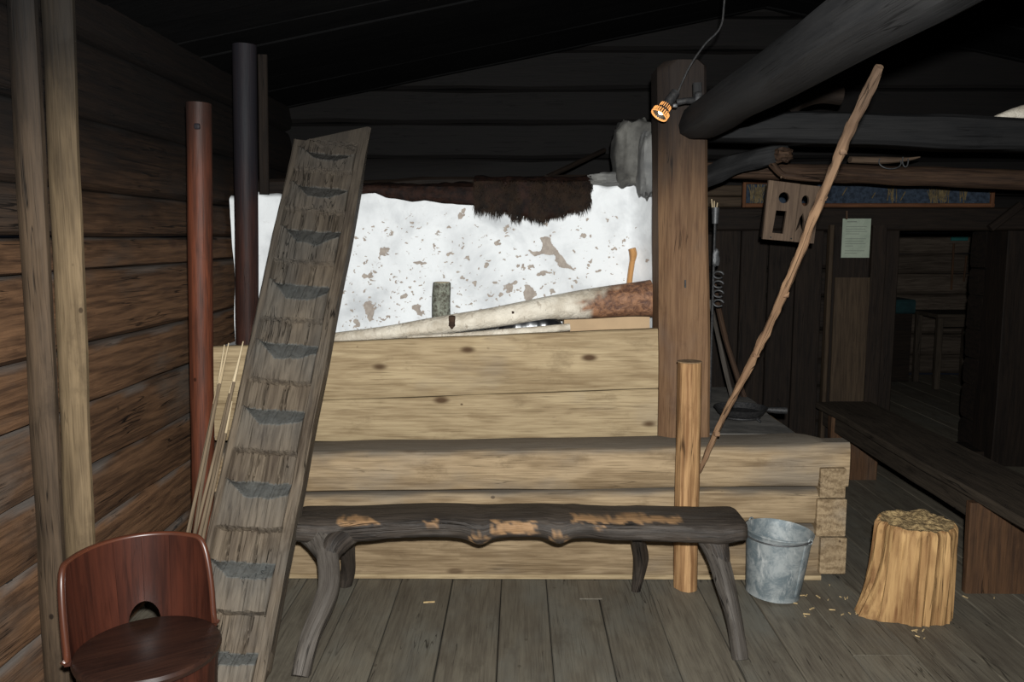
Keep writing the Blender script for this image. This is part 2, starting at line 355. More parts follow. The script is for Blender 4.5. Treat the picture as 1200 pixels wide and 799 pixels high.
# floor boards
floor = thing('floor', (0, 0, 0), kind='structure')
seamx = [-1.66, -1.43, -1.21, -1.0, -.76, -.55, -.31, -.08, .13, .36, .60, .83, 1.05, 1.29, 1.52, 1.77, 1.99, 2.23, 2.46, 2.70, 2.93, 3.18, 3.40, 3.64, 3.87, 4.12, 4.36, 4.6]
for a, b in zip(seamx, seamx[1:]):
    cuts = [.4] + ([R.uniform(1.5, 5.4)] if R.random() < .55 else []) + [5.98]
    for y0, y1 in zip(cuts, cuts[1:]):
        dz = R.uniform(-.003, .0)
        beam('plank', ((a+b)/2, y0+.002, -.02+dz), ((a+b)/2, y1-.002, -.02+dz), b-a-R.uniform(.002, .005), .04, M['floor'], floor, seg=8, bev=.004, jit=.0025)
mk('underfloor', [(-1.7, .3, -.06), (4.7, .3, -.06), (4.7, 6.1, -.06), (-1.7, 6.1, -.06)], [(0, 1, 2, 3)], M['darkwood'], floor)
p = W(690, 690, 3.7)
# log courses of the left wall
wl = thing('wall_left', (XL, 3, 0), kind='structure')
sz = [0, .25, .5, .725, .97, 1.19, 1.475, 1.60, 1.775, 2.05, 2.34, 2.56]
for a, b in zip(sz, sz[1:]):
    tilt = R.uniform(-.012, .012)
    # facing surface: a hewn, slightly rounded timber
    n = 60; o = R.uniform(0, 90); rings = []; gc = []; mask = []
    prof = [(-.01, -.5), (.0, -.49), (.030, -.42), (.036, -.2), (.034, 0), (.028, .2), (.022, .38), (.012, .455), (-.002, .485), (-.015, .5), (-.2, .5), (-.2, -.5)]
    for i in range(n+1):
        y = .2+i/n*5.85
        ring = []
        for k, (x, v) in enumerate(prof):
            j = nz((y*1.6, v*3, 0), 1, o)*.012 + nz((y*7, v*6, 0), 1, o)*.005
            x2 = x + (j if x > -.1 else 0)
            z = (a+b)/2 + v*(b-a-.004) + (nz((y*2, v, 0), 1, o+5)*.010 if abs(v) > .4 else 0)
            ring.append(V(XL-.02+x2-.004, y, z)); gc.append((y, x, z)); mask.append(max(0, min(.6, (v-.43)/.06+nz((y*5, v*5, o), 1)*1.6-.25)) if x > -.1 else 0)
        rings.append(ring)
    loft('log', rings, M['wall'], wl, gc=gc, mask=mask)
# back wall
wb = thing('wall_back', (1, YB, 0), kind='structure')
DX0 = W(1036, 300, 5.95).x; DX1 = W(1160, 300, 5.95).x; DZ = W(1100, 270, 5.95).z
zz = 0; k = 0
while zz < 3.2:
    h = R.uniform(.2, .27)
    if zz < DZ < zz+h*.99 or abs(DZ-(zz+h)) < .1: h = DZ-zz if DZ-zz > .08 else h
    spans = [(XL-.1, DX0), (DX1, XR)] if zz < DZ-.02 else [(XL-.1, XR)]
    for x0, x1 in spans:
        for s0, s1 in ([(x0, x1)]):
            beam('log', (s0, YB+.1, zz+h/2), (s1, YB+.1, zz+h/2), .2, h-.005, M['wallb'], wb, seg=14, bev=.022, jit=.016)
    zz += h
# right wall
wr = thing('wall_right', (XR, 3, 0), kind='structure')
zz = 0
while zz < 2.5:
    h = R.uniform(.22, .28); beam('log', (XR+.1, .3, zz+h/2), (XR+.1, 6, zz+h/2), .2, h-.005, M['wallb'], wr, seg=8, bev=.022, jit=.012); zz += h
# ceiling boards following the roof slope
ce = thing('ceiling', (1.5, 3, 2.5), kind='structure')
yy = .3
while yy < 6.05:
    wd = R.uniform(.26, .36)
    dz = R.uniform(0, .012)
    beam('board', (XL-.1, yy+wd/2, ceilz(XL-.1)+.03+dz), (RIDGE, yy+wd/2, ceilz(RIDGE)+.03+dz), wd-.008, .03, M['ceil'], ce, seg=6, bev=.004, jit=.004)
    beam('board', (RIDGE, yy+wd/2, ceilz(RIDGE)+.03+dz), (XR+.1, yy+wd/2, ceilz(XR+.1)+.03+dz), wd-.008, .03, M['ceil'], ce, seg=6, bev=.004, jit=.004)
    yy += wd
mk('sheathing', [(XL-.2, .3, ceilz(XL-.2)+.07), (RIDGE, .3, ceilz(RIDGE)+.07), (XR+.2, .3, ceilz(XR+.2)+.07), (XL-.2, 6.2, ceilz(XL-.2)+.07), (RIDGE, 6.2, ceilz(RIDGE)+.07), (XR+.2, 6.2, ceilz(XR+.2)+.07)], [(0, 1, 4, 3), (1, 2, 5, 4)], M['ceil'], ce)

# far room behind the doorway
f2 = thing('floor', (3.6, 8, 0), kind='structure')
x = 2.0
while x < 6.6:
    beam('plank', (x+.14, 6.0, -.03), (x+.14, 9.7, -.03), .274, .04, M['floor'], f2, seg=2, bev=.004); x += .28
w3 = thing('wall_far', (4, 9.7, 0), kind='structure')
zz = 0
while zz < 2.4:
    h = R.uniform(.2, .26); beam('log', (1.8, 9.8, zz+h/2), (6.8, 9.8, zz+h/2), .2, h-.008, M['wallfar'], w3, seg=10, bev=.03, jit=.012); zz += h
w4 = thing('wall_side', (6.6, 8, 0), kind='structure')
beam('log_panel', (6.7, 6.2, 1.2), (6.7, 9.7, 1.2), .2, 2.4, M['wallb'], w4, seg=2)
w5 = thing('ceiling', (4.2, 8, 2.4), kind='structure')
beam('board', (4.2, 6.2, 2.42), (4.2, 9.9, 2.42), 5.2, .04, M['ceil'], w5, seg=2)
w6 = thing('wall_side', (1.9, 8, 0), kind='structure')
beam('log_panel', (1.8, 6.2, 1.2), (1.8, 9.7, 1.2), .2, 2.4, M['wallb'], w6, seg=2)

# doorway frame
dr = thing('door_1', (DX0, 5.9, 0), kind='structure')
hy = 5.86
a = W(835, 257, hy); b = W(1188, 258, hy)
beam('lintel', (a.x, hy, a.z), (b.x, hy, a.z), .26, .155, M['darkwood'], dr, seg=10, bev=.012, jit=.006)
beam('jamb', (DX0-.05, hy, 0), (DX0-.05, hy, a.z-.08), .27, .11, M['darkwood'], dr, up=(1, 0, 0), seg=8, jit=.006)
beam('jamb', (DX1+.10, hy-.02, 0), (DX1+.10, hy-.02, a.z-.08), .27, .24, M['darkwood'], dr, up=(1, 0, 0), seg=8, jit=.01)
beam('threshold', (DX0, 5.95, .04), (DX1, 5.95, .04), .3, .08, M['darkwood'], dr, seg=4)
beam('brace', tuple(W(1160, 268, 5.7)), tuple(W(1196, 240, 5.7)), .04, .05, M['darkwood'], dr, seg=3)

# dark plank partition left of the doorway
pa = thing('plank_partition', (1.9, 5.84, 0), 'near black wall of upright planks behind the hearth post, under the framed picture', 'partition')
x0 = W(836, 300, 5.84).x; x1 = W(966, 300, 5.84).x; nb = 4
zt = W(900, 270, 5.84).z
for i in range(nb):
    xa = x0+(x1-x0)*i/nb; xb = x0+(x1-x0)*(i+1)/nb
    beam('plank', ((xa+xb)/2, 5.86+.006*(i % 2), 0.005), ((xa+xb)/2, 5.86+.006*(i % 2), zt), .03, xb-xa-.008, M['darkwood'], pa, up=(1, 0, 0), seg=6, bev=.004, jit=.003)
# panel beside door with notice
jb = thing('door_side_panel', (2.3, 5.75, 0), 'broad dark upright panel left of the doorway carrying a pinned notice', 'panel')
x0 = W(968, 300, 5.75).x; x1 = W(1034, 300, 5.75).x; zt = W(1000, 262, 5.75).z
xm = W(1017, 300, 5.75).x; xq = W(973, 300, 5.75).x
beam('stile', ((x0+xq)/2, 5.72, 0), ((x0+xq)/2, 5.72, zt-.01), .06, xq-x0, M['brown2'], jb, up=(1, 0, 0), seg=4)
beam('board', ((xq+xm)/2, 5.73, 0), ((xq+xm)/2, 5.73, zt-.02), .05, xm-xq-.006, M['darkwood'], jb, up=(1, 0, 0), seg=6, jit=.004)
beam('stile', ((xm+x1)/2, 5.72, 0), ((xm+x1)/2, 5.72, zt-.01), .07, x1-xm, M['darkwood'], jb, up=(1, 0, 0), seg=6, jit=.004)
a = W(979, 325, 5.69); b = W(1012, 470, 5.69)
tag(beam('patch_board', ((a.x+b.x)/2, 5.695, b.z), ((a.x+b.x)/2, 5.695, a.z), .018, b.x-a.x, M['brown2'], jb, up=(1, 0, 0), seg=5, jit=.003, bev=.003), 'lighter brown board nailed over the panel')
# notice
a = W(990, 256, 5.66); b = W(1021, 302, 5.66)
nt = thing('notice', ((a.x+b.x)/2, 5.69, b.z), 'pale typed paper notice pinned on the dark panel left of the doorway', 'notice')
beam('sheet', ((a.x+b.x)/2, 5.694, b.z), ((a.x+b.x)/2, 5.694, a.z), .002, b.x-a.x, M['paper'], nt, up=(1, 0, 0), seg=3, bev=.0005)
ln = []; wdt = b.x-a.x; hgt = a.z-b.z
for i, (l0, l1) in enumerate([(.15, .5), None, None, (.12, .86), (.12, .8), (.12, .88), (.12, .6), None, (.12, .85), (.12, .78), (.12, .84), (.12, .4), None, (.12, .82), (.12, .55)] if False else [(.15, .5), (0, 0), (.12, .86), (.12, .8), (.12, .88), (.12, .6), (0, 0), (.12, .85), (.12, .78), (.12, .84), (.12, .4), (0, 0), (.12, .82), (.12, .55)]):
    if l1: ln.append(boxvf((a.x+wdt*(l0+l1)/2, 5.6925, a.z-hgt*(.08+i*.062)), wdt*(l1-l0), .0006, .0032 if i else .006))
multi('print', ln, M['ink'], nt)
beam('pin', tuple(W(992, 247, 5.68)), tuple(W(992, 257, 5.68)), .01, .018, M['rail'], nt, up=(0, 1, 0), seg=1, bev=.001)
tr = tag(beam('trim_1', (W(1036, 300, 6.3).x, 6.32, 0), (W(1036, 300, 6.3).x, 6.32, 2.3), .04, .14, M['darkwood'], up=(1, 0, 0), seg=4, bev=.004), kind='structure')
# small prints on the door edge and teal things in the far room
for (y0, y1, lb) in ((284, 306, 'small pale printed card on the doorway edge, upper one'), (312, 334, 'small pale printed card on the doorway edge, lower one')):
    a = W(1038, y0, 6.05); b = W(1043.5, y1, 6.05)
    o = thing('card', ((a.x+b.x)/2, 6.27, b.z), lb, 'card')
    a = W(1038, y0, 6.28); b = W(1044, y1, 6.28)
    mk('sheet', boxvf(((a.x+b.x)/2, 6.28, (a.z+b.z)/2), b.x-a.x, .036, a.z-b.z)[0], boxvf((0, 0, 0), 1, 1, 1)[1], M['white'], o, smooth=False)
    mk('picture', boxvf(((a.x+b.x)/2+.004, 6.2605, (a.z+b.z)/2+.01), (b.x-a.x)*.5, .002, (a.z-b.z)*.5)[0], boxvf((0, 0, 0), 1, 1, 1)[1], M['ink'], o, smooth=False)
a = W(1118, 274, 9.6); b = W(1137, 282, 9.6)
tag(beam('sign', (a.x, 9.66, (a.z+b.z)/2), (b.x, 9.66, (a.z+b.z)/2), .02, a.z-b.z, M['teal'], seg=2, bev=.003), 'small teal sign high on the far room log wall', 'sign')
a = W(1037, 350, 9.3); b = W(1062, 366, 9.3)
tc_ = thing('chest', ((a.x+b.x)/2, 9.3, 0), 'dark teal painted chest in the far room, seen just inside the doorway', 'chest')
beam('body', (a.x-.2, 9.35, (b.z)/2), (b.x, 9.35, b.z/2), .4, b.z, M['darkwood'], tc_, seg=2)
beam('lid', (a.x-.22, 9.35, (a.z+b.z)/2), (b.x+.02, 9.35, (a.z+b.z)/2), .44, a.z-b.z, M['tealb'], tc_, seg=2, bev=.02)
# table in far room
a = W(1080, 367, 9.0); b = W(1150, 367, 9.0)
tb = thing('table', ((a.x+b.x)/2, 8.9, 0), 'dim wooden table standing by the log wall of the far room', 'table')
beam('tabletop', (a.x, 8.95, a.z), (b.x, 8.95, a.z), .6, .04, M['old'], tb, seg=3)
for xx in (a.x+.06, b.x-.06):
    for yy in (8.72, 9.18): beam('leg', (xx, yy, 0), (xx, yy, a.z-.02), .06, .06, M['old'], tb, up=(1, 0, 0), seg=2)
beam('apron', (a.x+.06, 8.72, a.z-.07), (b.x-.06, 8.72, a.z-.07), .025, .1, M['old'], tb, seg=2)
for px, pt, pb in ((1121, 285, 340), (1136, 300, 330)):
    a = W(px, pt, 9.6); b = W(px, pb, 9.6)
    tag(tube('wall_stick', [(a.x, 9.66, a.z), (b.x-.03, 9.66, b.z)], .012, M['oldred'], n=4, seg=8), 'thin dark stick hanging on the far room wall, %s' % ('below the teal sign' if px == 1121 else 'shorter one at the right'), 'stick')

# framed blue cloth with straw
fy = 5.80
a = W(870, 211, fy); b = W(1163, 243, fy)
pc = thing('framed_picture', ((a.x+b.x)/2, fy, b.z), 'long framed blue cloth with straw figures above the doorway', 'picture')
Z0 = b.z; Z1 = a.z
beam('backing', (a.x+.01, fy+.012, (Z0+Z1)/2), (b.x-.01, fy+.012, (Z0+Z1)/2), .02, Z1-Z0-.01, M['blue'], pc, seg=2)
beam('frame_rail', (a.x, fy-.01, Z0+.014), (b.x, fy-.01, Z0+.014), .03, .028, M['frame'], pc, seg=2)
beam('frame_rail', (a.x, fy-.01, Z1-.014), (b.x, fy-.01, Z1-.014), .03, .028, M['frame'], pc, seg=2)
beam('frame_stile', (a.x+.012, fy-.012, Z0), (a.x+.012, fy-.012, Z1), .03, .024, M['frame'], pc, up=(1, 0, 0), seg=2)
beam('frame_stile', (b.x-.012, fy-.012, Z0), (b.x-.012, fy-.012, Z1), .03, .024, M['frame'], pc, up=(1, 0, 0), seg=2)
for j in range(9): mk('hang_peg', *boxvf((a.x+.1+j*.2, fy-.004, (Z0+Z1)/2+R.uniform(-.03, .03)), .006, .006, R.uniform(.03, .07), Matrix.Rotation(R.uniform(-.6, .6), 3, 'Y')), M['straw'], pc, smooth=False)
for cx_, n_, sp in ((888, 34, .05), (1100, 40, .07), (1046, 12, .04), (1130, 8, .03)):
    c0 = W(cx_, 228, fy-.01); pr = []
    for i in range(n_):
        dx = R.uniform(-sp, sp); L = R.uniform(.06, .14)
        pr.append(boxvf((c0.x+dx, fy-.006-R.random()*.008, (Z0+Z1)/2+R.uniform(-.02, .02)), .004, .003, L, Matrix.Rotation(dx*4+R.uniform(-.3, .3), 3, 'Y')))
    tag(multi('straw_tuft', pr, M['straw'], pc), kind='stuff')
# yellowish short logs left of the picture
a = W(836, 217, 5.84); b = W(868, 243, 5.84)
lb_ = thing('wall_shelf_board', ((a.x+b.x)/2, 5.9, b.z), 'two stacked brown boards on the wall left of the framed picture', 'board')
for i in range(2):
    z = b.z+(a.z-b.z)*(i+.5)/2
    beam('board', (a.x-.1, 5.86, z), (b.x, 5.86, z), .06, (a.z-b.z)/2-.006, M['brown2'], lb_, seg=4, jit=.004)

# ================================================================== OVEN
oven = thing('oven', (-.4, 5, 0), 'large whitewashed masonry oven with flaking plaster behind the plank screen', 'oven')
XO0 = W(272.5, 300, 4.62).x; XO1 = W(770, 300, 4.62).x
chips = []   # (px,py,rx,ry)
for q in ((621,344,6.5,9),(597,339,5,6.5),(602,333,3,3),(635,322,5,2.6),(641,319,4,1.2),(622,314,2.6,2.4),(584,284,3.2,3),(581,331,3.4,2),(434,365,6,10),(431,358,5,4),(449,295,5.5,4),
          (455,291,3,2),(491,308,8,2.2),(538,252,3,3.2),(543,247,2,2.6),(613,312,2.6,2.4),(489,360,6,4),(493,366,4,3),(419,379,4,3.5),(528,297,4.5,2.2),(547,302,4.5,2),(569,311,2.6,3.2),(473,347,4.5,3),(552,355,3,2),
          (514,271,3.5,1.7),(524,268,2.4,1.6),(509,288,2,3),(521,332,2.8,1.6),(556,333,2.4,3.6),(581,331,3,1.8),(648,342,2,3),(648,318,1.5,2),(676,271,2.6,1.8),(684,276,3.4,2.4),(719,292,3.8,1.4),(731,283,1.6,2.8),(711,259,2.4,1.8),(723,255,2.2,1.4),
          (671,296,1.8,2),(691,306,1.6,2.2),(701,318,2.2,2),(593,277,4,1.2),(606,310,2,2),(430,323,5,3),(438,319,3,2),(418,280,2.4,2),(755,305,2,3),(656,310,2.5,1.6),(670,336,1.5,2.5),(651,331,2.4,2.2),(586,345,3,2),(575,347,4,1.6),(465,330,1.6,1.6),(455,372,2,1.4),(412,300,1.2,1.2)):
    chips.append(q)
rs = random.Random(5)
for i in range(560):
    px = rs.uniform(390, 745) if rs.random() < .8 else rs.gauss(470, 45); py = rs.uniform(250, 385) if rs.random() < .7 else rs.gauss(345, 22)
    r = .45+abs(rs.gauss(0, .5)); chips.append((px, py, r*rs.uniform(.8, 1.8), r*rs.uniform(.7, 1.2)))
poly = [(560+x/4.7, 250+y/4.7) for x, y in ((340,138),(372,126),(402,130),(408,165),(440,205),(470,245),(500,285),(538,312),(500,306),(465,300),(445,292),(440,272),(425,262),(432,240),(420,228),(350,226),(315,236),(275,208),(280,202),(312,214),(352,202),(356,165))]
NX, NZ = 620, 260
y0 = 4.62
zb_, zt_ = .58, 1.845
xs = np.linspace(XO0, XO1, NX); zs = np.linspace(.95, 1.0, NZ); 
GX, GZ = np.meshgrid(xs, np.linspace(0, 1, NZ), indexing='ij')
topz = np.interp(xs, [XO0, W(430, 0, y0).x, W(560, 0, y0).x, W(690, 0, y0).x, W(735, 0, y0).x, XO1], [1.83, 1.85, 1.80, 1.885, 1.90, 1.93])
topz = topz + .010*np.sin(xs*21)+.006*np.sin(xs*47+1)
Zg = 1.0+(topz[:, None]-1.0)*GZ
# world -> photo point at depth y0 (inverse of W), used only to lay out the flaked patches on the wall
s0 = W(600, 300, y0)
def topx(X, Z):
    X2 = X*math.cos(-YAW)-y0*math.sin(-YAW); Y2 = X*math.sin(-YAW)+y0*math.cos(-YAW); z = Z-CH
    fz = Y2*math.cos(PITCH)-z*math.sin(PITCH); uz = Y2*math.sin(PITCH)+z*math.cos(PITCH)
    return 600+F*X2/fz, 399.5-F*uz/fz
PX, PY = topx(GX, Zg)
rng = np.random.RandomState(3)
def vnoise(X, Y, sc, seed):
    r = np.random.RandomState(seed); g = r.rand(64, 64)
    x = X/sc; y = Y/sc; xi = np.floor(x).astype(int); yi = np.floor(y).astype(int); fx = x-xi; fy_ = y-yi
    fx = fx*fx*(3-2*fx); fy_ = fy_*fy_*(3-2*fy_)
    G = lambda a, b: g[a % 64, b % 64]
    return (G(xi, yi)*(1-fx)+G(xi+1, yi)*fx)*(1-fy_)+(G(xi, yi+1)*(1-fx)+G(xi+1, yi+1)*fx)*fy_ - .5
wx = PX+vnoise(PX, PY, 5, 1)*5+vnoise(PX, PY, 2, 2)*2.6; wy = PY+vnoise(PX, PY, 5, 3)*5+vnoise(PX, PY, 2, 4)*2.6
mask = np.zeros_like(PX)
for (cx_, cy_, rx, ry) in chips:
    m_ = (np.abs(PX-cx_) < rx*3+6) & (np.abs(PY-cy_) < ry*3+6)
    d = ((wx[m_]-cx_)/rx)**2+((wy[m_]-cy_)/ry)**2
    mask[m_] = np.maximum(mask[m_], np.clip((1.25-d)/.5, 0, 1))
wx2 = PX+vnoise(PX, PY, 4, 5)*1.6; wy2 = PY+vnoise(PX, PY, 4, 6)*1.6
ins = np.zeros(PX.shape, bool); pp = poly
for i in range(len(pp)):
    (xa, ya), (xb, yb) = pp[i], pp[i-1]
    cond = ((ya > wy2) != (yb > wy2)) & (wx2 < (xb-xa)*(wy2-ya)/(yb-ya+1e-9)+xa); ins ^= cond
mask = np.maximum(mask, ins.astype(float))
Yg = y0 + vnoise(GX, Zg, .28, 7)*.055+vnoise(GX, Zg, .11, 8)*.014+vnoise(GX, Zg, .045, 9)*.005 + mask*.004
edge = np.clip((PX-735)/34, 0, 1); Yg = Yg-edge**2*.30+ (edge > 0)*vnoise(GX, Zg, .09, 12)*.03*edge
Yg = Yg+np.clip((GZ-.97)/.03, 0, 1)**2*.03
soo = np.clip((GZ-.985)/.015, 0, 1)*.5
vs = np.stack([GX, Yg, Zg], -1).reshape(-1, 3)
idx = np.arange(NX*NZ).reshape(NX, NZ)
fs = np.stack([idx[:-1, :-1], idx[1:, :-1], idx[1:, 1:], idx[:-1, 1:]], -1).reshape(-1, 4)
me = bpy.data.meshes.new('plaster_front'); og = ORIG[oven.name]
me.from_pydata((vs-np.array(og)).tolist(), [], fs.tolist()); me.polygons.foreach_set('use_smooth', np.ones(len(me.polygons), bool))
a_ = me.attributes.new('mask', 'FLOAT', 'POINT'); a_.data.foreach_set('value', mask.ravel().astype(np.float32))
a_ = me.attributes.new('sooty', 'FLOAT', 'POINT'); a_.data.foreach_set('value', soo.ravel().astype(np.float32))
me.materials.append(M['plaster']); po = bpy.data.objects.new('plaster_front', me); COL.objects.link(po); po.parent = oven
def sooty(o, v):
    a_ = o.data.attributes.new('sooty', 'FLOAT', 'POINT'); a_.data.foreach_set('value', np.full(len(o.data.vertices), v, np.float32)); return o
# body behind the front
sooty(mk('body', *boxvf(((XO0+XO1)/2, 5.32, .915), XO1-XO0, 1.3, 1.80), M['plaster'], oven, smooth=False), .55)
# masonry ledge between screen and oven front
LZ = 1.03
sooty(mk('ledge', *boxvf(((XL+.06+.62)/2-.0, 4.35, LZ/2+.3), .62-XL-.06, .56, LZ-.6+.0), M['plaster'], oven, smooth=False), .2)
# chimney shoulder above the right end
def lump(name, c, sx, sy, sz, m, parent, jit=.12, n=14, p=.5, s_=.95, org=None, mask=None, fr=2.2):
    vs = []; o = R.uniform(0, 99); rings = []; gc = []
    for i in range(n+1):
        ph = -math.pi/2+math.pi*i/n
        ring = []
        for j in range(2*n):
            th = 2*math.pi*j/(2*n)
            sg = lambda v: math.copysign(abs(v)**p, v)
            d = Vector((sg(math.cos(ph))*sg(math.cos(th)), sg(math.cos(ph))*sg(math.sin(th)), sg(math.sin(ph))))
            k_ = 1+jit*nz(d, fr, o)
            ring.append(Vector(c)+Vector((d.x*sx*k_, d.y*sy*k_, d.z*sz*k_))); gc.append((ring[-1].x, ring[-1].y, ring[-1].z))
        rings.append(ring)
    ob = loft(name, rings, m, parent, gc=gc, org=org)
    return ob
c0 = W(742, 185, 4.55)
sooty(lump('chimney', (c0.x+.02, 4.60, c0.z+.02), .12, .16, .17, M['plaster'], oven, jit=.16, n=22, p=.45, fr=3.5), 1.)
c1 = W(728, 208, 4.5)
sooty(lump('shoulder', (c1.x+.01, 4.62, c1.z), .18, .12, .035, M['plaster'], oven, jit=.25, n=20, p=.6, fr=3.5), .92)
c2 = W(756, 180, 4.4)
sooty(lump('flue_corner', (c2.x+.01, 4.42, c2.z-.06), .045, .14, .16, M['plaster'], oven, jit=.2, n=18, p=.5, fr=3), .9)
# sooty timber kerb on top of oven (what skins lie on)
a = W(425, 216, 4.75); b = W(700, 214, 4.75)
tag(beam('kerb_board', (XO0+.02, 4.86, 1.875), (b.x, 4.86, 1.90), .10, .10, M['darkwood'], seg=12, bev=.02, jit=.02), 'sooty timber lying along the top front of the oven', 'timber')
# flat hide and shaggy fleece
def skin(name, px0, px1, top, bots, m, label, cat_, furn=0):
    th = thing(name, W((px0+px1)/2, top, 4.56), label, cat_)
    n = 44; rings = []; nt_ = 12
    bx_ = [q[0] for q in bots]; by_ = [q[1] for q in bots]
    vs = []; fs = []
    X0 = W(px0, top, 4.58).x; X1 = W(px1, top, 4.58).x; zt = W(600, top, 4.58).z
    def pt(f, t_):
        px = px0+(px1-px0)*f; zb = W(px, float(np.interp(px, bx_, by_)), 4.56).z
        x = X0+(X1-X0)*f
        bump_ = .012*nz((x*9, t_*3, 1), 1)+.006*nz((x*26, t_*9, 1), 1)
        if t_ < .35: s = t_/.35; return V(x, 4.80-.22*s, zt+.015*math.sin(s*3)+bump_)
        s = (t_-.35)/.65
        return V(x+.01*nz((x*7, s*3, 2), 1), 4.56-.012*math.sin(s*3)+bump_*.6, zt*(1-s)+zb*s)
    for i in range(n+1):
        for j in range(nt_+1): vs.append(pt(i/n, j/nt_))
    for i in range(n):
        for j in range(nt_): k_ = i*(nt_+1)+j; fs.append((k_, k_+1, k_+nt_+2, k_+nt_+1))
    ob = mk('hide', vs, fs, m, th)
    md = ob.modifiers.new('thick', 'SOLIDIFY'); md.thickness = .012; md.offset = 1
    if furn:
        fv = []; ff = []
        for q in range(furn):
            f = R.random(); t_ = R.uniform(.05, 1.0)
            p0 = pt(f, t_); s = max(0, (t_-.35)/.65)
            cl = nz((p0.x*30, p0.z*30, p0.y*30), 1)*1.2
            d = Vector((cl*.5+R.uniform(-.25, .25), -.9+.5*s+R.uniform(-.2, .2), -.35-.7*s)).normalized()
            L = R.uniform(.03, .06)*(1+.9*nz((p0.x*16, p0.z*5, 1), 1)); p1 = p0+d*L*.5; p2 = p0+(d+Vector((R.uniform(-.2, .2), .1, -.6))).normalized()*L
            wd = Vector((1, 0, 0))*.0016; dp = Vector((0, .0012, .001)); k_ = len(fv)
            fv += [p0-wd, p0+wd, p0+dp, p1-wd*.8, p1+wd*.8, p1+dp, p2]
            ff += [(k_, k_+1, k_+4, k_+3), (k_+1, k_+2, k_+5, k_+4), (k_+2, k_, k_+3, k_+5), (k_+3, k_+4, k_+6), (k_+4, k_+5, k_+6), (k_+5, k_+3, k_+6)]
        tag(mk('fur', fv, ff, M['fur'], th, smooth=False), kind='stuff')
    return th
skin('hide', 418, 557, 219, [(418, 226), (440, 224), (452, 230), (470, 233), (485, 235), (498, 233), (520, 237), (540, 239), (558, 240)], M['skin'], 'thin dark reddish hide hanging over the oven edge, left of the shaggy fleece', 'hide', 0)
skin('fleece', 556, 691, 211, [(556, 238), (570, 244), (600, 250), (620, 254), (643, 256), (662, 250), (676, 245), (691, 238)], M['skin'], 'shaggy dark brown fleece hanging over the top of the white oven', 'fleece', 11000)
a = W(640, 208, 4.8); b = W(708, 176, 5.4)
tag(tube('flue_rod', [a, b], .016, M['darkwood'], n=6, seg=8), 'dark slanting rod rising behind the fleece to the chimney', 'rod')

# ================================================================== HEARTH SCREEN AND LOG BOX
YF = 3.78
hb = thing('hearth_log_box', (.4, YF, 0), 'low box of hewn pale logs carrying the hearth and plank screen', 'log box')
def zat(px, py, Y): return W(px, py, Y).z
xr = W(992, 600, YF).x; xl = W(240, 600, YF).x; xc = W(960, 600, YF).x
rows = [((0, 0), (.245, .255)), ((.25, .26), (.40, .435)), ((.405, .44), (.595, .655))]
for (b0, b1), (t0, t1) in rows:
    n = 60; o = R.uniform(0, 60); rings = []; gc = []; mask = []
    prof = [(0, -.5), (-.012, -.46), (-.022, -.25), (-.024, .0), (-.022, .3), (-.010, .45), (.012, .5), (.2, .5), (.2, -.5)]
    for i in range(n+1):
        xe = xr if b0 > .4 else xc+.02; f = i/n; x = xl+(xe-xl)*f; ef = max(0, min(1, (xc-x)/.05+.2)); lo = b0+(b1-b0)*f+.002; hi = t0+(t1-t0)*f-.002; ring = []
        for dx, v in prof:
            z = lo+(hi-lo)*(v+.5)+ef*(nz((x*2.2, v*3, 0), 1, o)*.008 if abs(v) > .3 and not (v < -.4 and lo < .01) else 0)
            ring.append(V(x, YF+dx*(.45+.55*ef)+(ef*nz((x*2, v*3, 2), 1, o)*.010 if dx < .1 else 0), z)); gc.append((x, z*1.0, dx)); mask.append(max(0, min(1, (v-.40)/.08+.9*nz((x*6, v*4, o), 1))) if dx < .1 or v > 0 else 0)
        rings.append(ring)
    loft('log', rings, M['cribd'], hb, gc=gc, mask=mask)
# squared ends of the side logs at the corner
for y0_, y1_, xx0 in ((548, 583, 961), (584, 628, 957), (629, 672, 961)):
    a = W(xx0, y0_, YF-.03); b = W(990, y1_, YF-.03)
    beam('log_end', ((a.x+b.x)/2, YF-.038, (a.z+b.z)/2), ((a.x+b.x)/2, 5.3, (a.z+b.z)/2), b.x-a.x-.004, a.z-b.z-.004, M['cribd'], hb, seg=3, bev=.003)
beam('sill_strip', (xl, YF-.036, .012), (xr-.12, YF-.036, .012), .014, .022, M['plank'], hb, seg=10, bev=.003, jit=.002)
tag(hb.children[-1], 'thin pale strip along the floor')
# ledge behind the front log
sc = thing('plank_screen', (-.4, 4.0, .6), 'pale pine plank screen standing on the log box before the oven', 'screen')
XS0 = W(249, 450, 4.0).x; XS1 = W(773, 450, 4.0).x
def plk(tl, tr, bl, br):
    n = 30; o = R.uniform(0, 60); rings = []; gc = []
    for i in range(n+1):
        f = i/n; x = XS0+(XS1-XS0)*f; hi = tl+(tr-tl)*f; lo = bl+(br-bl)*f; ring = []
        hi += nz((x*3, 5, o), 1)*.006
        for dy, z in ((.004, lo), (0, lo+.006), (-.002, (lo+hi)/2), (0, hi-.006), (.006, hi), (.05, hi), (.05, lo)):
            ring.append(V(x, 4.0+dy+nz((x*2, z*4, o), 1)*.004*(dy < .04), z)); gc.append((x, z, dy))
        rings.append(ring)
    return loft('plank', rings, M['plank'], sc, gc=gc)
zl = lambda y: W(345, y, 4.0).z
zr = lambda y: W(770, y, 4.0).z
plk(zl(407), zr(385), zl(474)+.002, zr(455)+.002)
plk(zl(474)-.002, zr(455)-.002, .602, zr(521)+.003)
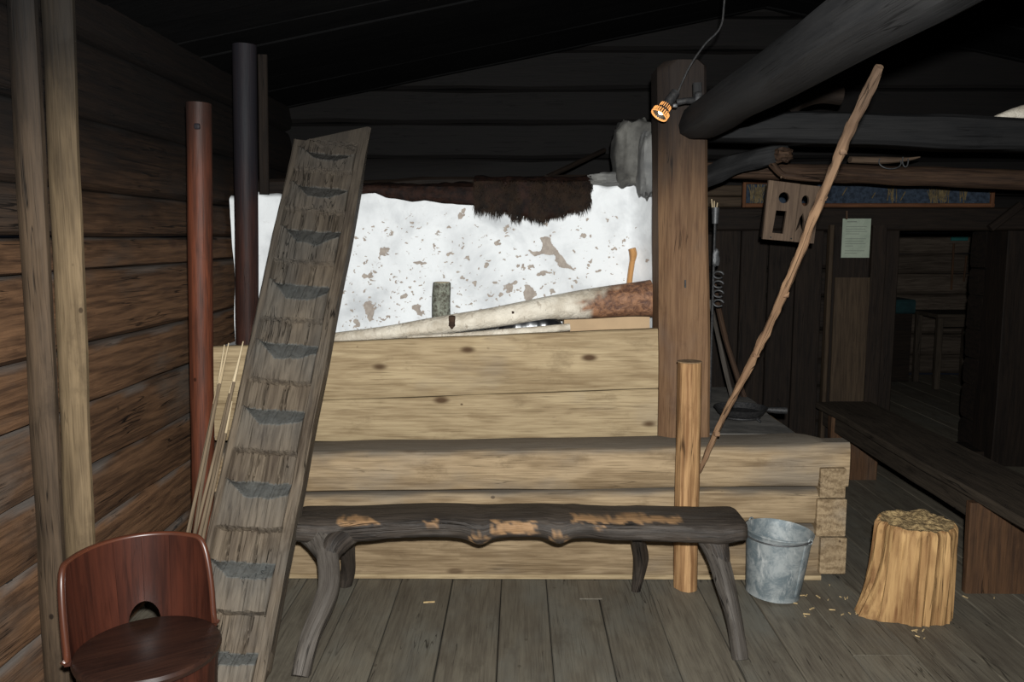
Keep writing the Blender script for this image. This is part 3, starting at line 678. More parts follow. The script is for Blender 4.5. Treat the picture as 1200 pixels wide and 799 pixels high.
# hearth stone slab to the right of the screen
xs1 = W(936, 513, 4.0).x; xs0 = XS1+.02
st = thing('hearth_slab', ((xs0+xs1)/2, 4.6, .5), 'grey sooty stone hearth slab behind the post, right of the screen', 'hearth')
beam('slab', ((xs0+xs1)/2, YF+.21, .60), ((xs0+xs1)/2, 5.25, .60), xs1-xs0, .09, M['stone'], st, seg=14, bev=.012, jit=.012)
beam('ash_kerb', ((xs0+xs1)/2-.15, 5.0, .66), ((xs0+xs1)/2-.15, 5.25, .66), .3, .05, M['stone'], st, seg=4, bev=.015, jit=.02)

# ------------------------------------------------------------------ posts
YP = 3.93
def px_post(name, top, bot, Y, dY, m, label, cham=None, rt=.0, topround=.03):
    """squared post given by left/right photo edges at its top and bottom"""
    (tl, tr, ty), (bl, br, by) = top, bot
    th = thing(name, W((bl+br)/2, by, Y), label, 'post')
    n = 70; rings = []; gc = []; o = R.uniform(0, 60)
    A = W(tl, ty, Y); B = W(tr, ty, Y); C_ = W(bl, by, Y); D = W(br, by, Y)
    z1 = A.z; z0 = C_.z
    for i in range(n+1):
        f = i/n; xl_ = C_.x+(A.x-C_.x)*f; xr_ = D.x+(B.x-D.x)*f; z = z0+(z1-z0)*f
        sh = 0
        if z > z1-topround: q = (z-(z1-topround))/topround; sh = topround*(1-math.sqrt(max(0, 1-q*q)))
        cl = (cham or .012); cr_ = .014
        P = [(xl_+sh, Y+cl*.9), (xl_+sh+cl, Y), (xl_+sh+cl+.01, Y-.003), ((xl_+xr_)/2, Y-.004), (xr_-cr_-sh, Y), (xr_-sh, Y+cr_), (xr_-sh, Y+dY), (xl_+sh, Y+dY)]
        ring = []
        for (x, y) in P:
            ring.append(V(x+nz((x*5, y*5, z*2.5), 1, o)*.006, y+nz((x*5, y*5, z*2.5), 1, o+8)*.006, z)); gc.append((z, x, y))
        rings.append(ring)
    return th, loft('timber', rings, m, th, gc=gc)
th, _ = px_post('hearth_post', (772, 829, 70), (774, 833, 521), YP, .22, M['post'], 'thick squared brown timber post at the hearth corner, black with soot at top', cham=.05, topround=.03)
beam('nail', tuple(W(803, 328, YP-.012)), tuple(W(803, 337, YP-.012)), .008, .008, M['iron'], th, up=(0, 1, 0), seg=1, bev=.001)
# short peeled post
sy = 3.665
sp = thing('short_post', W(806, 681, sy), 'short peeled upright log standing on the floor before the log box', 'post')
a = W(803.5, 681, sy); b = W(808, 424, sy)
tube('trunk', [V(a.x, sy, 0.0), V(b.x, sy, b.z)], [.066, .062], M['short'], sp, n=18, seg=22, jit=.06, fr=1.2, groove=.22, flat=.85)
tube('sawn_top', [V(b.x, sy, b.z), V(b.x, sy+.0, b.z+.004)], [.056, .054], M['postend'], sp, n=1, seg=20, jit=.04)
# two squared posts at left
th, _ = px_post('wall_post', (0, 34, -60), (50, 80, 830), 2.62, .035, M['postd'], 'weathered dark brown post left of the pale one, leftmost upright timber', cham=.02, topround=.001)
th2, _ = px_post('wall_post', (42, 79, -60), (84, 114, 830), 2.72, .03, M['postl'], 'pale grey upright post against the left log wall, behind the red chair', cham=.012, topround=.001)
ib = thing('iron_bracket', W(4, 700, 2.5), 'small black iron bracket low at the far left of the log wall', 'bracket')
a = W(-12, 676, 2.55); b = W(11, 676, 2.55)
beam('arm', a, b, .03, .05, M['iron'], ib, seg=2)
beam('strap', W(-1, 676, 2.56), W(-1, 740, 2.56), .02, .03, M['iron'], ib, up=(1, 0, 0), seg=2)
# red pole, dark pole, hanging board
rp = thing('round_pole', W(232, 700, 3.45), 'reddish brown round pole with sawn top, standing before the left wall', 'pole')
a = W(233, 121, 3.45); b = W(234, 600, 3.45)
b = V(b.x, 3.45, 0)
tube('trunk', [b, V(a.x, 3.45, a.z)], [.046, .050], M['red'], rp, n=24, seg=20, jit=.08, fr=2.5)
lump('knot', tuple(W(231, 148, 3.40)), .012, .008, .012, M['redd'], rp, n=6)
dp = thing('round_pole', W(289, 405, 4.3), 'dark almost black round pole rising to the ceiling beside the left end of the oven', 'pole')
a = W(288, 84, 4.22); b = W(290, 405, 4.22)
tube('trunk', [V(b.x, 4.22, LZ), V(a.x, 4.22, ceilz(a.x)-.0)], [.056, .059], M['redd'], dp, n=24, seg=20, jit=.05, fr=2.5)
a = W(309, 100, 4.45); b = W(310, 227, 4.45)
tag(beam('hanging_board', (b.x, 4.45, b.z), (a.x, 4.45, ceilz(a.x)+.0), .02, .05, M['darkwood'], up=(1, 0, 0), seg=6, jit=.003), 'narrow black board hanging from the ceiling right of the dark pole', 'board')

# ------------------------------------------------------------------ beams overhead
zbm = 2.075
XB0 = W(801, 150, 3.75).x
bm = thing('ceiling_beam', (1.1, 2.5, zbm), 'heavy soot black hewn beam running from the hearth post towards the viewer', 'beam')
# outer left edge on screen runs (800,130)->(975,0), crease (820,158)->(1058,20), right (1141,0)
n = 30; rings = []; gc = []; o = 3
xb = W(803, 140, 3.72).x
for i in range(n+1):
    y = 3.90-i/n*3.5
    q = max(0, (y-3.62)/.28); e = 1-.16*q**3
    ring = []
    for (dx, dz) in ((-.008, -.01), (.006, -.05), (.05, -.076), (.12, -.078), (.175, -.05), (.19, 0), (.185, .045), (.13, .08), (.05, .078), (.002, .038)):
        cx_ = .09
        X = xb+cx_+(dx-cx_)*e*(1+.0*i); Z = 2.112+dz*e
        ring.append(V(X+nz((y*1.6, dx*9, dz*9), 1, o)*.016, y, Z+nz((y*1.6, dx*9, dz*9), 1, o+5)*.016)); gc.append((y, dx, dz))
    rings.append(ring)
loft('timber', rings[::-1], M['beam'], bm, gc=gc[::-1])
# transverse beam
YT = 4.30
tb_ = thing('cross_beam', (2.3, YT, 2), 'dark squared beam running right from the hearth post, below the heavy beam', 'beam')
a = W(836, 162, YT); b = W(1290, 181, YT); at_ = W(1290, 139, YT)
b = V(4.5, YT, b.z)
n = 40; rings = []; gc = []
for i in range(n+1):
    f = i/n; x = a.x+(b.x-a.x)*f; px = 608+x*F/YT*.97
    zb = W(min(px, 1290), 163+17*min(1, (px-836)/454), YT).z; zt = W(px, float(np.interp(px, [836, 850, 905, 1290], [161, 153, 128, 141])), YT).z
    zt = max(zt, zb+.05)
    ring = []
    for (dy, v) in ((.02, 0), (.0, .12), (-.004, .5), (.0, .9), (.02, 1), (.18, 1), (.2, .9), (.2, .1), (.18, 0)):
        z = zb+(zt-zb)*v; ring.append(V(x, YT+dy+nz((x*2, v*3, 1), 1)*.01, z+nz((x*2.5, v*3, 4), 1)*.008)); gc.append((x, z, dy))
    rings.append(ring)
loft('timber', rings, M['beam'], tb_, gc=gc)
beam('wedge', (a.x-.14, YT+.1, a.z+.03), (a.x+.1, YT+.1, a.z+.03), .12, .06, M['beam'], tb_, seg=3)
# curved log piece on it, and pale roll on it
tag(tube('bent_branch', [W(926, 132, 4.42), W(940, 118, 4.42), W(962, 111, 4.42), W(986, 113, 4.42)], [.022, .036, .040, .042], M['darkwood'], n=14, seg=12, jit=.15), 'bent dark branch lying on the cross beam near the hearth post', 'branch')
tag(tube('birch_roll', [W(1163, 140, 4.44), W(1210, 131, 4.44), W(1290, 128, 4.44)], [.012, .045, .05], M['birch'], n=10, seg=12, jit=.1, maskf=lambda *a: 0), 'pale birch piece lying on the cross beam at the right edge', 'birch')
# fire pole rack
rl = thing('rack_pole', W(1060, 205, 4.9), 'long round brown pole hanging level below the cross beam', 'pole')
tube('trunk', [W(828, 199, 5.0), W(930, 202, 4.95), W(1060, 206, 4.9), W(1290, 213, 4.8), V(4.5, 4.75, W(1290, 213, 4.8).z)], [.045, .05, .055, .058, .06], M['rail'], rl, n=40, seg=14, jit=.16, fr=4)
rt_ = thing('root_fork', W(880, 190, 4.5), 'gnarled dark root with a forked end jutting out behind the hearth post', 'root')
tube('trunk', [W(815, 212, 4.62), W(845, 200, 4.6), W(880, 188, 4.55), W(905, 182, 4.5), W(922, 178, 4.5)], [.05, .056, .05, .055, .045], M['beam'], rt_, n=26, seg=16, jit=.35, fr=7)
tube('prong', [W(900, 184, 4.5), W(908, 196, 4.48), W(918, 205, 4.47), W(932, 207, 4.46), W(960, 211, 4.46)], [.03, .02, .016, .018, .011], M['rail'], rt_, n=26, seg=10, jit=.3)
lump('burr', tuple(W(917, 182, 4.46)), .045, .04, .035, M['rail'], rt_, jit=.6, n=12, p=.8)
bk = thing('bark_piece', W(1035, 188, 4.9), 'pale wooden float with wire loops lying on the round brown pole', 'wood piece')
tube('float', [W(996, 187, 4.86), W(1030, 188, 4.86), W(1060, 187, 4.86), W(1078, 184, 4.86)], [.032, .036, .022, .006], M['lantern'], bk, n=14, seg=10, jit=.15, flat=.6)
def ring_pts(c, rx, rz, n=14, a0=0, a1=2*math.pi, yaw=0.3):
    return [Vector(c)+Vector((math.cos(a0+(a1-a0)*i/n)*rx, math.sin(a0+(a1-a0)*i/n)*rx*yaw, math.sin(a0+(a1-a0)*i/n)*rz)) for i in range(n+1)]
tube('wire_loop', ring_pts(W(1043, 190, 4.78), .062, .038, a0=2.6, a1=6.6), .0035, M['irong'], bk, n=30, seg=6)
tube('wire_loop', ring_pts(W(1061, 188, 4.78), .016, .036, a0=2.6, a1=6.6), .0035, M['irong'], bk, n=24, seg=6)

# ------------------------------------------------------------------ candle-lantern board
ly = 4.46
o0 = W(893, 280, ly); u = W(953, 284, ly)-o0; v_ = W(898, 211, ly)-o0
la = thing('pierced_board', o0, 'brown wooden board pierced with round, square and heart-shaped holes, hanging from the root fork', 'board')
wd = u.length; ht = v_.length; ux = u.normalized(); vz = (v_-ux*v_.dot(ux)).normalized(); nn = ux.cross(vz)
M4 = Matrix((( ux.x, vz.x, nn.x, o0.x), (ux.y, vz.y, nn.y, o0.y), (ux.z, vz.z, nn.z, o0.z), (0, 0, 0, 1)))
def circ(x, y, rx, ry, n=20): return [(x+rx*math.cos(2*math.pi*i/n), y+ry*math.sin(2*math.pi*i/n)) for i in range(n)]
s = ht/72.
cut_board('board', [(0, 0), (.6*wd, -.003), (.61*wd, ht*.97), (.0, ht)], [circ(21*s, 52*s, 6.6*s, 6.8*s), [(11*s, 8.5*s), (24.5*s, 8*s), (26*s, 36*s), (13*s, 36*s)]], .022, M4, M['lantern'], la)
xx = .605*wd+.001
cut_board('board', [(xx, -.004), (wd, -.006), (wd+.005, ht*.95), (.615*wd, ht*.965)], [circ(47.5*s, 50*s, 4.6*s, 6.6*s), [(39*s, 11*s), (43*s, 17*s), (44.5*s, 21*s), (46*s, 16*s), (48.5*s, 12.5*s), (48.8*s, 26*s), (46.5*s, 35*s), (43*s, 29*s)]], .022, M4, M['lantern'], la)
for k_ in (.15, .55, .9): lump('peg', tuple(o0+ux*wd*k_+vz*.012-nn*(-.013)), .004, .004, .004, M['iron'], la, n=5)
tube('hang_loop', ring_pts(W(918, 209, ly), .012, .02, a0=0, a1=math.pi), .004, M['lantern'], la, n=10, seg=6)
tube('hang_loop', ring_pts(W(934, 210, ly), .012, .02, a0=0, a1=math.pi), .004, M['lantern'], la, n=10, seg=6)
beam('side_slat', tuple(o0+ux*.01+vz*.01-nn*.04), tuple(o0+ux*.02+vz*(ht-.02)-nn*.04), .05, .014, M['darkwood'], la, up=tuple(ux), seg=2)

# ------------------------------------------------------------------ leaning branch
lb = thing('leaning_branch', W(820, 553, 3.70), 'long thin peeling branch leaning diagonally from the short post up to the heavy beam', 'branch')
L = [(820, 553, 3.70), (829, 530, 3.63), (850, 484, 3.52), (877, 432, 3.40), (905, 374, 3.27), (932, 310, 3.12), (953, 255, 3.0), (975, 203, 2.88), (997, 150, 2.77), (1018, 106, 2.68), (1031, 78, 2.62)]
tube('stem', [W(*q) for q in L], [.008, .013, .014, .0155, .016, .0165, .0165, .0165, .017, .017, .012], M['stick'], lb, n=110, seg=14, jit=.4, fr=20)
for q in ((838, 508, 3.57), (884, 415, 3.36), (918, 345, 3.2), (962, 232, 2.95), (985, 178, 2.82)):
    lump('knot', tuple(W(*q)+V(.006, -.006, 0)), .013, .012, .011, M['stick'], lb, n=6, jit=.4)

# ------------------------------------------------------------------ things on the screen ledge
def bmask(al, a, c):
    px = 608+c.x*F/4.15
    e = (px-668)/55+.35*nz((c.x*22, a*1.4, 0), 1)*1.2-.55*max(0, math.sin(a-0.2))
    return max(0, min(1, (e-.25)/.2))
bl = thing('birch_log', W(570, 375, 4.2), 'long slanting birch log with white bark, red-brown bark at its thick right end', 'log')
tube('trunk', [W(380, 399, 4.16), W(470, 388, 4.16), W(570, 373, 4.18), (W(660, 359, 4.23)), W(763, 350, 4.27)], [.031, .040, .052, .066, .094], M['birch'], bl, n=80, seg=24, jit=.12, fr=3, maskf=bmask)
a = W(763, 350, 4.27); b = W(664, 359, 4.23); d = (a-b).normalized()
tube('sawn_end', [a+d*.001, a+d*.005], [.086, .085], M['cutend'], bl, n=1, seg=20, jit=.05)
lump('branch_stub', tuple(W(530, 377, 4.13)), .018, .02, .03, M['rail'], bl, n=8, jit=.4)
lump('branch_stub', tuple(W(601, 366, 4.135)), .006, .006, .006, M['rail'], bl, n=6, jit=.4)
tag(tube('birch_pole', [W(478, 397, 4.10), W(560, 393, 4.10), W(668, 383, 4.11)], [.016, .022, .018], M['birch'], n=30, seg=12, jit=.1, maskf=lambda *a: 0), 'thin white birch pole lying under the long birch log', 'pole')
bi = thing('birch_billet', W(518, 374, 4.36), 'short upright billet with grey lichen bark behind the long birch log', 'billet')
a = W(518, 331, 4.38)
tube('billet', [V(a.x-.012, 4.38, LZ), V(a.x, 4.38, a.z)], [.05, .046], M['lichen'], bi, n=12, seg=18, jit=.12, fr=9)
tube('sawn_end', [V(a.x, 4.38, a.z), V(a.x, 4.38, a.z+.003)], [.042, .041], M['cutend'], bi, n=1, seg=18)
ax = thing('axe', W(738, 380, 4.53), 'axe with a smooth tan wooden handle leaning behind the birch log', 'axe')
b = W(736, 400, 4.53); 
tube('handle', [V(b.x, 4.53, LZ+.04), W(737, 340, 4.53), W(740, 312, 4.53), W(742, 302, 4.53)], [.022, .026, .026, .025], M['axe'], ax, n=20, seg=12, flat=.6)
tube('grip_knob', [W(741, 306, 4.53), W(742, 298, 4.53), W(740.5, 291, 4.53)], [.025, .036, .034], M['axe'], ax, n=8, seg=12, flat=.6)
lump('lanyard_hole', tuple(W(742, 299, 4.512)), .005, .004, .005, M['irong'], ax, n=6)
beam('head', (b.x-.09, 4.53, LZ+.06), (b.x+.05, 4.53, LZ+.06), .02, .1, M['irong'], ax, seg=3, h2=.06, bev=.006)
cb = thing('cardboard_box', W(713, 385, 4.27), 'plain brown cardboard box half hidden under the thick end of the birch log', 'box')
a = W(662, 362, 4.28); b = W(763, 392, 4.28)
mk('carton', *boxvf(((a.x+b.x)/2+.0, 4.42, (LZ+a.z-.012)/2), b.x-a.x, .16, a.z-.012-LZ), M['card'], cb, smooth=False)
mk('flap', *boxvf(((a.x+b.x)/2, 4.335, a.z-.06), b.x-a.x, .004, .1, Matrix.Rotation(-.06, 3, 'X')), M['card'], cb, smooth=False)
a = W(622, 385, 4.2)
# crumpled bin bag
rings = []; n = 26
for i in range(n+1):
    ring = []
    for j in range(20):
        th_ = 2*math.pi*j/20; f = i/n; r = (math.sin(math.pi*min(1, max(0, f)))**.5+.02)
        d = abs(nz((f*9, math.cos(th_)*2, math.sin(th_)*2), 1))*.05
        ring.append(V(W(580, 385, 4.26).x+f*.36, 4.205+math.cos(th_)*(.03*r+d*.3), 1.13-.025+math.sin(th_)*(.135-.02*(1-f)-.0)*r*(.62+.38*f)+d*.3))
    rings.append([V(p.x, p.y, max(p.z, LZ+.002)) for p in ring])
tag(loft('plastic_bag', rings, M['bag']), 'crumpled glossy black plastic bag stuffed beneath the birch log', 'bag')

# ------------------------------------------------------------------ notched log ladder
ldr = thing('log_ladder', (-1.05, 2.75, 0), 'broad grey notched ladder hewn from a single log, leaning against the oven', 'ladder')
B0 = V(-1.065, 2.74, 0.0); T0 = W(386, 172, 4.33)
ax_ = (T0-B0); LL = ax_.length; ax_n = ax_.normalized()
side = Vector((1, .10, 0)); side = (side-ax_n*side.dot(ax_n)).normalized()
out = ax_n.cross(side).normalized()
if out.y > 0: out = -out
# notch lips located by photo rows
def s_at_row(py):
    lo, hi = 0, 1
    best = min(range(400), key=lambda i: abs(topx_pt(B0.lerp(T0, i/399))[1]-py)); return best/399*LL
def topx_pt(P):
    X, Y, Z = P; X2 = X*math.cos(-YAW)-Y*math.sin(-YAW); Y2 = X*math.sin(-YAW)+Y*math.cos(-YAW); z = Z-CH
    fz = Y2*math.cos(PITCH)-z*math.sin(PITCH); uz = Y2*math.sin(PITCH)+z*math.cos(PITCH)
    return 600+F*X2/fz, 399.5-F*uz/fz
lips = [s_at_row(y) for y in (830, 716, 617, 526, 444, 371, 303, 243, 196)]     # bottom of every scoop
tops = [s_at_row(y) for y in (762, 654, 559, 474, 396, 327, 263, 212, 172)]     # top of every scoop (underside of band above)
NS, NW = 420, 84
def hump(s, wv):
    """height of the hewn face; s along, wv -1..1 across: recessed band, sloping dusty tread, face ending in an overhang"""
    D = .052; h = -D*.9-.012*max(0, nz((wv*7, s*1.3, 2), 1)); g = 0.
    n_ = len(lips)
    for k_, (a_, b_) in enumerate(zip(lips, tops)):
        s2 = s+.008*nz((wv*2.5, s*6, 0), 1)
        if a_ <= s2 <= b_:
            q = (b_-s2)/(b_-a_)          # 0 at the foot of the band above, 1 at the overhang
            t0 = .30+.34*k_/n_           # share taken by the tread
            lf = max(0, (-.30-wv)/.5); rt = max(0, (wv-.25)/.5)*(k_/n_)
            tl = max(.03, t0*(1-min(1, lf))*(1-.75*min(1, rt))+.05*(1-wv*wv))
            if q < tl: h = -D-.004+(D+.004)*(q/tl); g = .95
            else: h = -.010*((q-tl)/(1-tl))-.004; g = .5-.35*q
            if q > .985: h = -D*.5
    if g == 0 and -.78 < wv < .7:
        k3 = sum(1 for a_ in lips if s > a_)
        for q3 in range(3):
            cw = -.62+1.15*((k3*.37+q3*.31+.13*math.sin(k3*5+q3*3)) % 1); h -= .020*max(0, 1-abs(wv-cw-.02*math.sin(s*30))/(.03+.012*math.sin(k3+q3)))
    side_ = max(0, min(1, (-.78-wv)/.08))
    h = h*(1-side_)+(-.014)*side_; g *= 1-side_
    return h, g
wdt_b, wdt_t = .315, .385
vs = []; gc = []; mask = []; fs = []
topcut = lambda wv: LL+.04+(.115 if wv > .86 else (-.012+.02*math.sin(wv*9)+(.05 if -.72 < wv < -.60 else 0)+(.03 if wv < -.92 else 0)))
for i in range(NS+1):
    for j in range(NW+1):
        wv = -1+2*j/NW; tc2 = topcut(wv); f = i/NS; s = tc2*f
        hw = (wdt_b+(wdt_t-wdt_b)*f)/2*(1+.03*nz((s*2.2, wv*.2, 5), 1))
        h, g = hump(s, wv)
        rr0 = max(0, min(1, (wv-.70)/.05)); h = h*(1-rr0)+.0*rr0; rimr = .012*rr0*(.7+.3*nz((s*3, 0, 3), 1)); riml = .008*max(0, min(1, (-.88-wv)/.06))
        h += rimr+riml + .007*nz((s*8, wv*4, 0), 1)+.004*nz((s*10, wv*22, 3), 1)-.010*max(0, nz((s*2.0, wv*18, 9), 1)-.25)
        h -= .010*(1-min(1, (1-abs(wv))/.05))
        if wv > .72: g = 0
        p = B0+ax_n*s+side*(hw*wv)+out*(h)
        vs.append(p); gc.append((s, wv*hw, h)); mask.append(g*.85)
row = NW+1
for i in range(NS):
    for j in range(NW): k_ = i*row+j; fs.append((k_, k_+1, k_+row+1, k_+row))
# back skin, 12 cm behind, narrower
base = len(vs)
for i in range(NS+1):
    for j, wv in ((0, -1), (1, 1)):
        tc2 = topcut(wv); s = tc2*i/NS; hw = (wdt_b+(wdt_t-wdt_b)*i/NS)/2*(1+.03*nz((s*2.2, wv*.2, 5), 1))
        th_ = .115+.012*nz((s*2, wv, 7), 1)
        if s > LL-.15: th_ *= max(.3, 1-(s-LL+.15)/.4)
        p = B0+ax_n*s+side*(hw*wv*.97)-out*th_
        if p.z < 0: p.z = 0
        vs.append(p); gc.append((s, wv*hw, -th_)); mask.append(0)
for i in range(NS):
    l0 = i*row; l1 = (i+1)*row; r0 = l0+NW; r1 = l1+NW; bl0 = base+2*i; bl1 = base+2*i+2
    fs.append((l0, l1, bl1, bl0)); fs.append((r0, bl0+1, bl1+1, r1)); fs.append((bl0, bl1, bl1+1, bl0+1))
fs.append(tuple([NS*row+j for j in range(NW+1)]+[base+2*NS+1, base+2*NS])); fs.append(tuple([j for j in range(NW, -1, -1)]+[base, base+1]))
for p in vs:
    if p.z < 0: p.z = 0
mk('hewn_log', vs, fs, M['ladder'], ldr, gc=gc, mask=mask)

# ------------------------------------------------------------------ thin sticks beside the ladder
STK = [((184, 764), (268, 402), .0085), ((196, 764), (259, 430), .008), ((200, 766), (285, 400), .008), ((209, 762), (263, 404), .008), ((192, 768), (281, 416), .008), ((214, 760), (272, 470), .008)]
desc = ['leftmost thin pale-tipped stick leaning beside the ladder', 'short thin stick second from left in the bundle beside the ladder', 'longest thin stick with whittled tip, rightmost in the bundle beside the ladder', 'thin stick with pale tip in the middle of the bundle beside the ladder', 'thin stick close under the longest one in the bundle beside the ladder', 'darker brown thin stick, lowest top in the bundle beside the ladder']
for i, ((bx_, by_), (tx_, ty_), r_) in enumerate(STK):
    b = W(bx_, by_, 2.98+.02*i); b.z = .0; tp = W(tx_, ty_, 3.48)
    s_ = thing('thin_stick', b, desc[i], 'stick', group='thin whittled sticks beside the ladder')
    d = tp-b; m1 = b+d*.45+V(.006*(-1)**i, 0, 0); e = b+d*.86
    tube('shaft', [b, m1, e], [r_, r_*.9, r_*.75], M['thin'], s_, n=16, seg=8, jit=.2)
    tube('tip', [e, tp], [r_*.75, r_*.25], M['tip'], s_, n=4, seg=8)

# ------------------------------------------------------------------ rustic bench
be = thing('log_bench', (0, 3.3, 0), 'low rustic black log bench with four natural crooked legs before the log box', 'bench')
X0 = W(342, 610, 3.3).x; X1 = W(871, 600, 3.3).x
n = 150; seg = 40; rings = []; gc = []; mask = []
kn = [(W(562, 626, 3.2).x, .05, .035), (W(655, 628, 3.2).x, .05, .04), (W(380, 626, 3.2).x, .08, .03), (W(845, 615, 3.2).x, .05, .018)]
peel = [(398, 441, 606, 614), (575, 628, 612, 624), (672, 745, 604, 611), (722, 757, 599, 606), (500, 512, 610, 616), (700, 714, 613, 617), (735, 800, 606, 611)]
for i in range(n+1):
    f = i/n; x = X0+(X1-X0)*f
    yf = 3.185+.02*math.sin(f*5); yb = 3.44+.01*math.sin(f*7); zt = .475+.012*math.sin(f*4-.5)+.006*nz((x*4, 0, 0), 1)
    hgt = .105-.012*f+.018*nz((x*2.5, 2, 0), 1)
    for kx, kw, kh in kn:
        hgt += kh*math.exp(-((x-kx)/kw)**2)*.8
    endq = min(1, min(f, 1-f)/.018); er = .55+.45*math.sqrt(endq*(2-endq))
    cy_ = (yf+yb)/2; cz_ = zt-hgt/2; ring = []
    for j in range(seg):
        a_ = 2*math.pi*j/seg; ca, sa = math.cos(a_), math.sin(a_)
        pw = .55 if sa > 0 else .8
        dy = math.copysign(abs(ca)**.7, ca)*(yb-yf)/2*er; dz = math.copysign(abs(sa)**pw, sa)*hgt/2*er
        k_ = 1+.05*nz((x*7, ca*1.5, sa*1.5), 1)+.035*nz((x*22, ca*4, sa*4), 1)
        if sa > .6: k_ = 1+.02*nz((x*4, ca*6, 0), 1)
        for kx, kw, kh in kn[:2]:   # branch collars bulge on the front
            dd = ((x-kx)/.035)**2+((a_-3.5)/.45)**2; k_ += .10*math.exp(-dd)-.10*math.exp(-dd*9)
        P = V(x, cy_+dy*k_, cz_+dz*k_)
        ring.append(P); gc.append((x, dy*1.0, dz))
        qx, qy = topx_pt(P); mm = 0.
        if ca < .0:
            for a0, a1, b0, b1 in peel:
                e = min((qx-a0), (a1-qx))/10; e2 = min(qy-b0, b1-qy)/3
                v = min(.6, e*.7, e2*.6+.4)+1.1*nz((x*38, P.z*120, 0), 1)
                if e > -.4 and e2 > -.9: mm = max(mm, min(.75, max(0, v*1.6)))
            for kx, kw, kh in kn[:2]:
                rr_ = math.sqrt(((x-kx)/.045)**2+((a_-3.55)/.5)**2); v = math.exp(-((rr_-.75)/.25)**2)*.6+.5*nz((x*60, P.z*80, 4), 1)
                if v > .35: mm = max(mm, min(.7, (v-.35)*3))
        mask.append(mm)
    rings.append(ring)
loft('seat', rings, M['bench'], be, gc=gc, mask=mask)
def bleg(P, rad, foot=True, m='leg'):
    return tube('leg', P, rad, M[m], be, n=44, seg=20, jit=.26, fr=5, maskf=lambda al, a, c: 0)
p = W(353, 797, 2.87); p.z = 0
bleg([V(p.x, 2.86, 0), W(364, 745, 2.95), W(386, 690, 3.07), W(383, 650, 3.18), W(374, 624, 3.26)], [.036, .037, .040, .048, .075])
p = W(868, 774, 3.0); p.z = 0
bleg([V(p.x, 3.0, 0), W(862, 735, 3.05), W(852, 690, 3.12), W(842, 655, 3.2), W(829, 622, 3.28)], [.032, .034, .036, .042, .06])
p = W(405, 680, 3.68); p.z = 0
bleg([V(p.x, 3.67, 0), W(408, 660, 3.62), W(402, 622, 3.42)], [.028, .034, .04], False, 'bench')
p = W(745, 688, 3.62); p.z = 0
bleg([V(p.x, 3.62, 0), W(750, 655, 3.57), W(745, 622, 3.42)], [.02, .034, .034], False, 'bench')
# arched collars where the limbs grow out of the trunk
tube('collar', [W(386, 662, 3.16), W(391, 640, 3.2), W(414, 620, 3.27)], [.03, .055, .05], M['bench'], be, n=16, seg=12, jit=.2)
tube('collar', [W(847, 665, 3.17), W(839, 636, 3.22), W(820, 617, 3.27)], [.025, .048, .04], M['bench'], be, n=16, seg=12, jit=.2)

# ------------------------------------------------------------------ bucket
byc = 3.585; bx = W(905, 700, byc).x
bu = thing('bucket', (bx, byc, 0), 'dented galvanised zinc bucket with wire handle beside the log box', 'bucket')
lean = Matrix.Rotation(math.radians(4), 3, 'Y')
def BP(r, h, a_):
    q = Vector((r*math.cos(a_), r*math.sin(a_), h)); q = lean @ q; return V(bx+q.x-.0, byc+q.y, q.z+.010)
prof = [(.001, .012), (.112, .012), (.114, .0), (.118, .0), (.119, .03), (.121, .034), (.131, .15), (.141, .262), (.142, .268), (.147, .285), (.150, .288), (.150, .293), (.146, .295), (.143, .29), (.138, .262), (.128, .15), (.117, .02), (.001, .018)]
sg = 48
rings = [[BP(r*(1+.02*nz((math.cos(j/sg*6.283)*1.5, math.sin(j/sg*6.283)*1.5, h*9), 1)+.012*nz((math.cos(j/sg*6.283)*4, math.sin(j/sg*6.283)*4, h*20), 1)), h, 2*math.pi*j/sg) for j in range(sg)] for r, h in prof]
pail = loft('pail', rings, M['zinc'], bu)
al_ = math.radians(128); ar_ = al_-math.pi+.0
ar_ = math.radians(-50)
for a_ in (al_, ar_):
    c = BP(.152, .288, a_); tube('ear', [c+V(.013*math.cos(t_)*math.sin(a_), -.013*math.cos(t_)*math.cos(a_), .013*math.sin(t_)) for t_ in [i*math.pi/6 for i in range(13)]], .004, M['zinc'], pail, n=24, seg=8)
P = []
for i in range(13):
    f = i/12; a_ = al_+(2*math.pi+ar_-al_)*f
    P.append(BP(.158, .29-.022*math.sin(f*math.pi)-.0, a_))
tube('bail', P, .0035, M['irong'], bu, n=48, seg=8)
beam('side_seam', tuple(BP(.122, .03, -1.0)), tuple(BP(.144, .268, -1.0)), .010, .004, M['zinc'], pail, up=(0.4, -.9, 0), seg=4, bev=.001)

# ------------------------------------------------------------------ chopping block
cyS = 3.43; cxS = W(1066, 700, cyS).x
cs = thing('chopping_block', (cxS, cyS, 0), 'splintery yellow chopping block of bare wood on the floor', 'chopping block')
n = 40; sg = 96; rings = []; gc = []; hS = .40
for i in range(n+1):
    f = i/n; z = f*hS; ring = []
    for j in range(sg):
        a_ = 2*math.pi*j/sg; ca, sa = math.cos(a_), math.sin(a_)
        r = .158+.004*math.sin(f*3)
        fla = math.exp(-((a_-math.radians(190))/.5)**2)*.088*(1-f)**2.6+math.exp(-((a_-math.radians(300))/.9)**2)*.012*(1-f)
        gr = .014*nz((ca*9, sa*9, z*1.5), 1)+.010*nz((ca*24, sa*24, z*3), 1)+.012*nz((ca*2, sa*2, z*3), 1)
        r += fla+gr
        if f > .93: r -= .012*((f-.93)/.07)**2
        zz_ = z
        if f > .9: zz_ += .014*nz((ca*3, sa*3, 7), 1)*(f-.9)/.1
        ring.append(V(cxS+r*ca+.012*f, cyS+r*sa*.92, zz_)); gc.append((z, ca*r, sa*r))
    rings.append(ring)
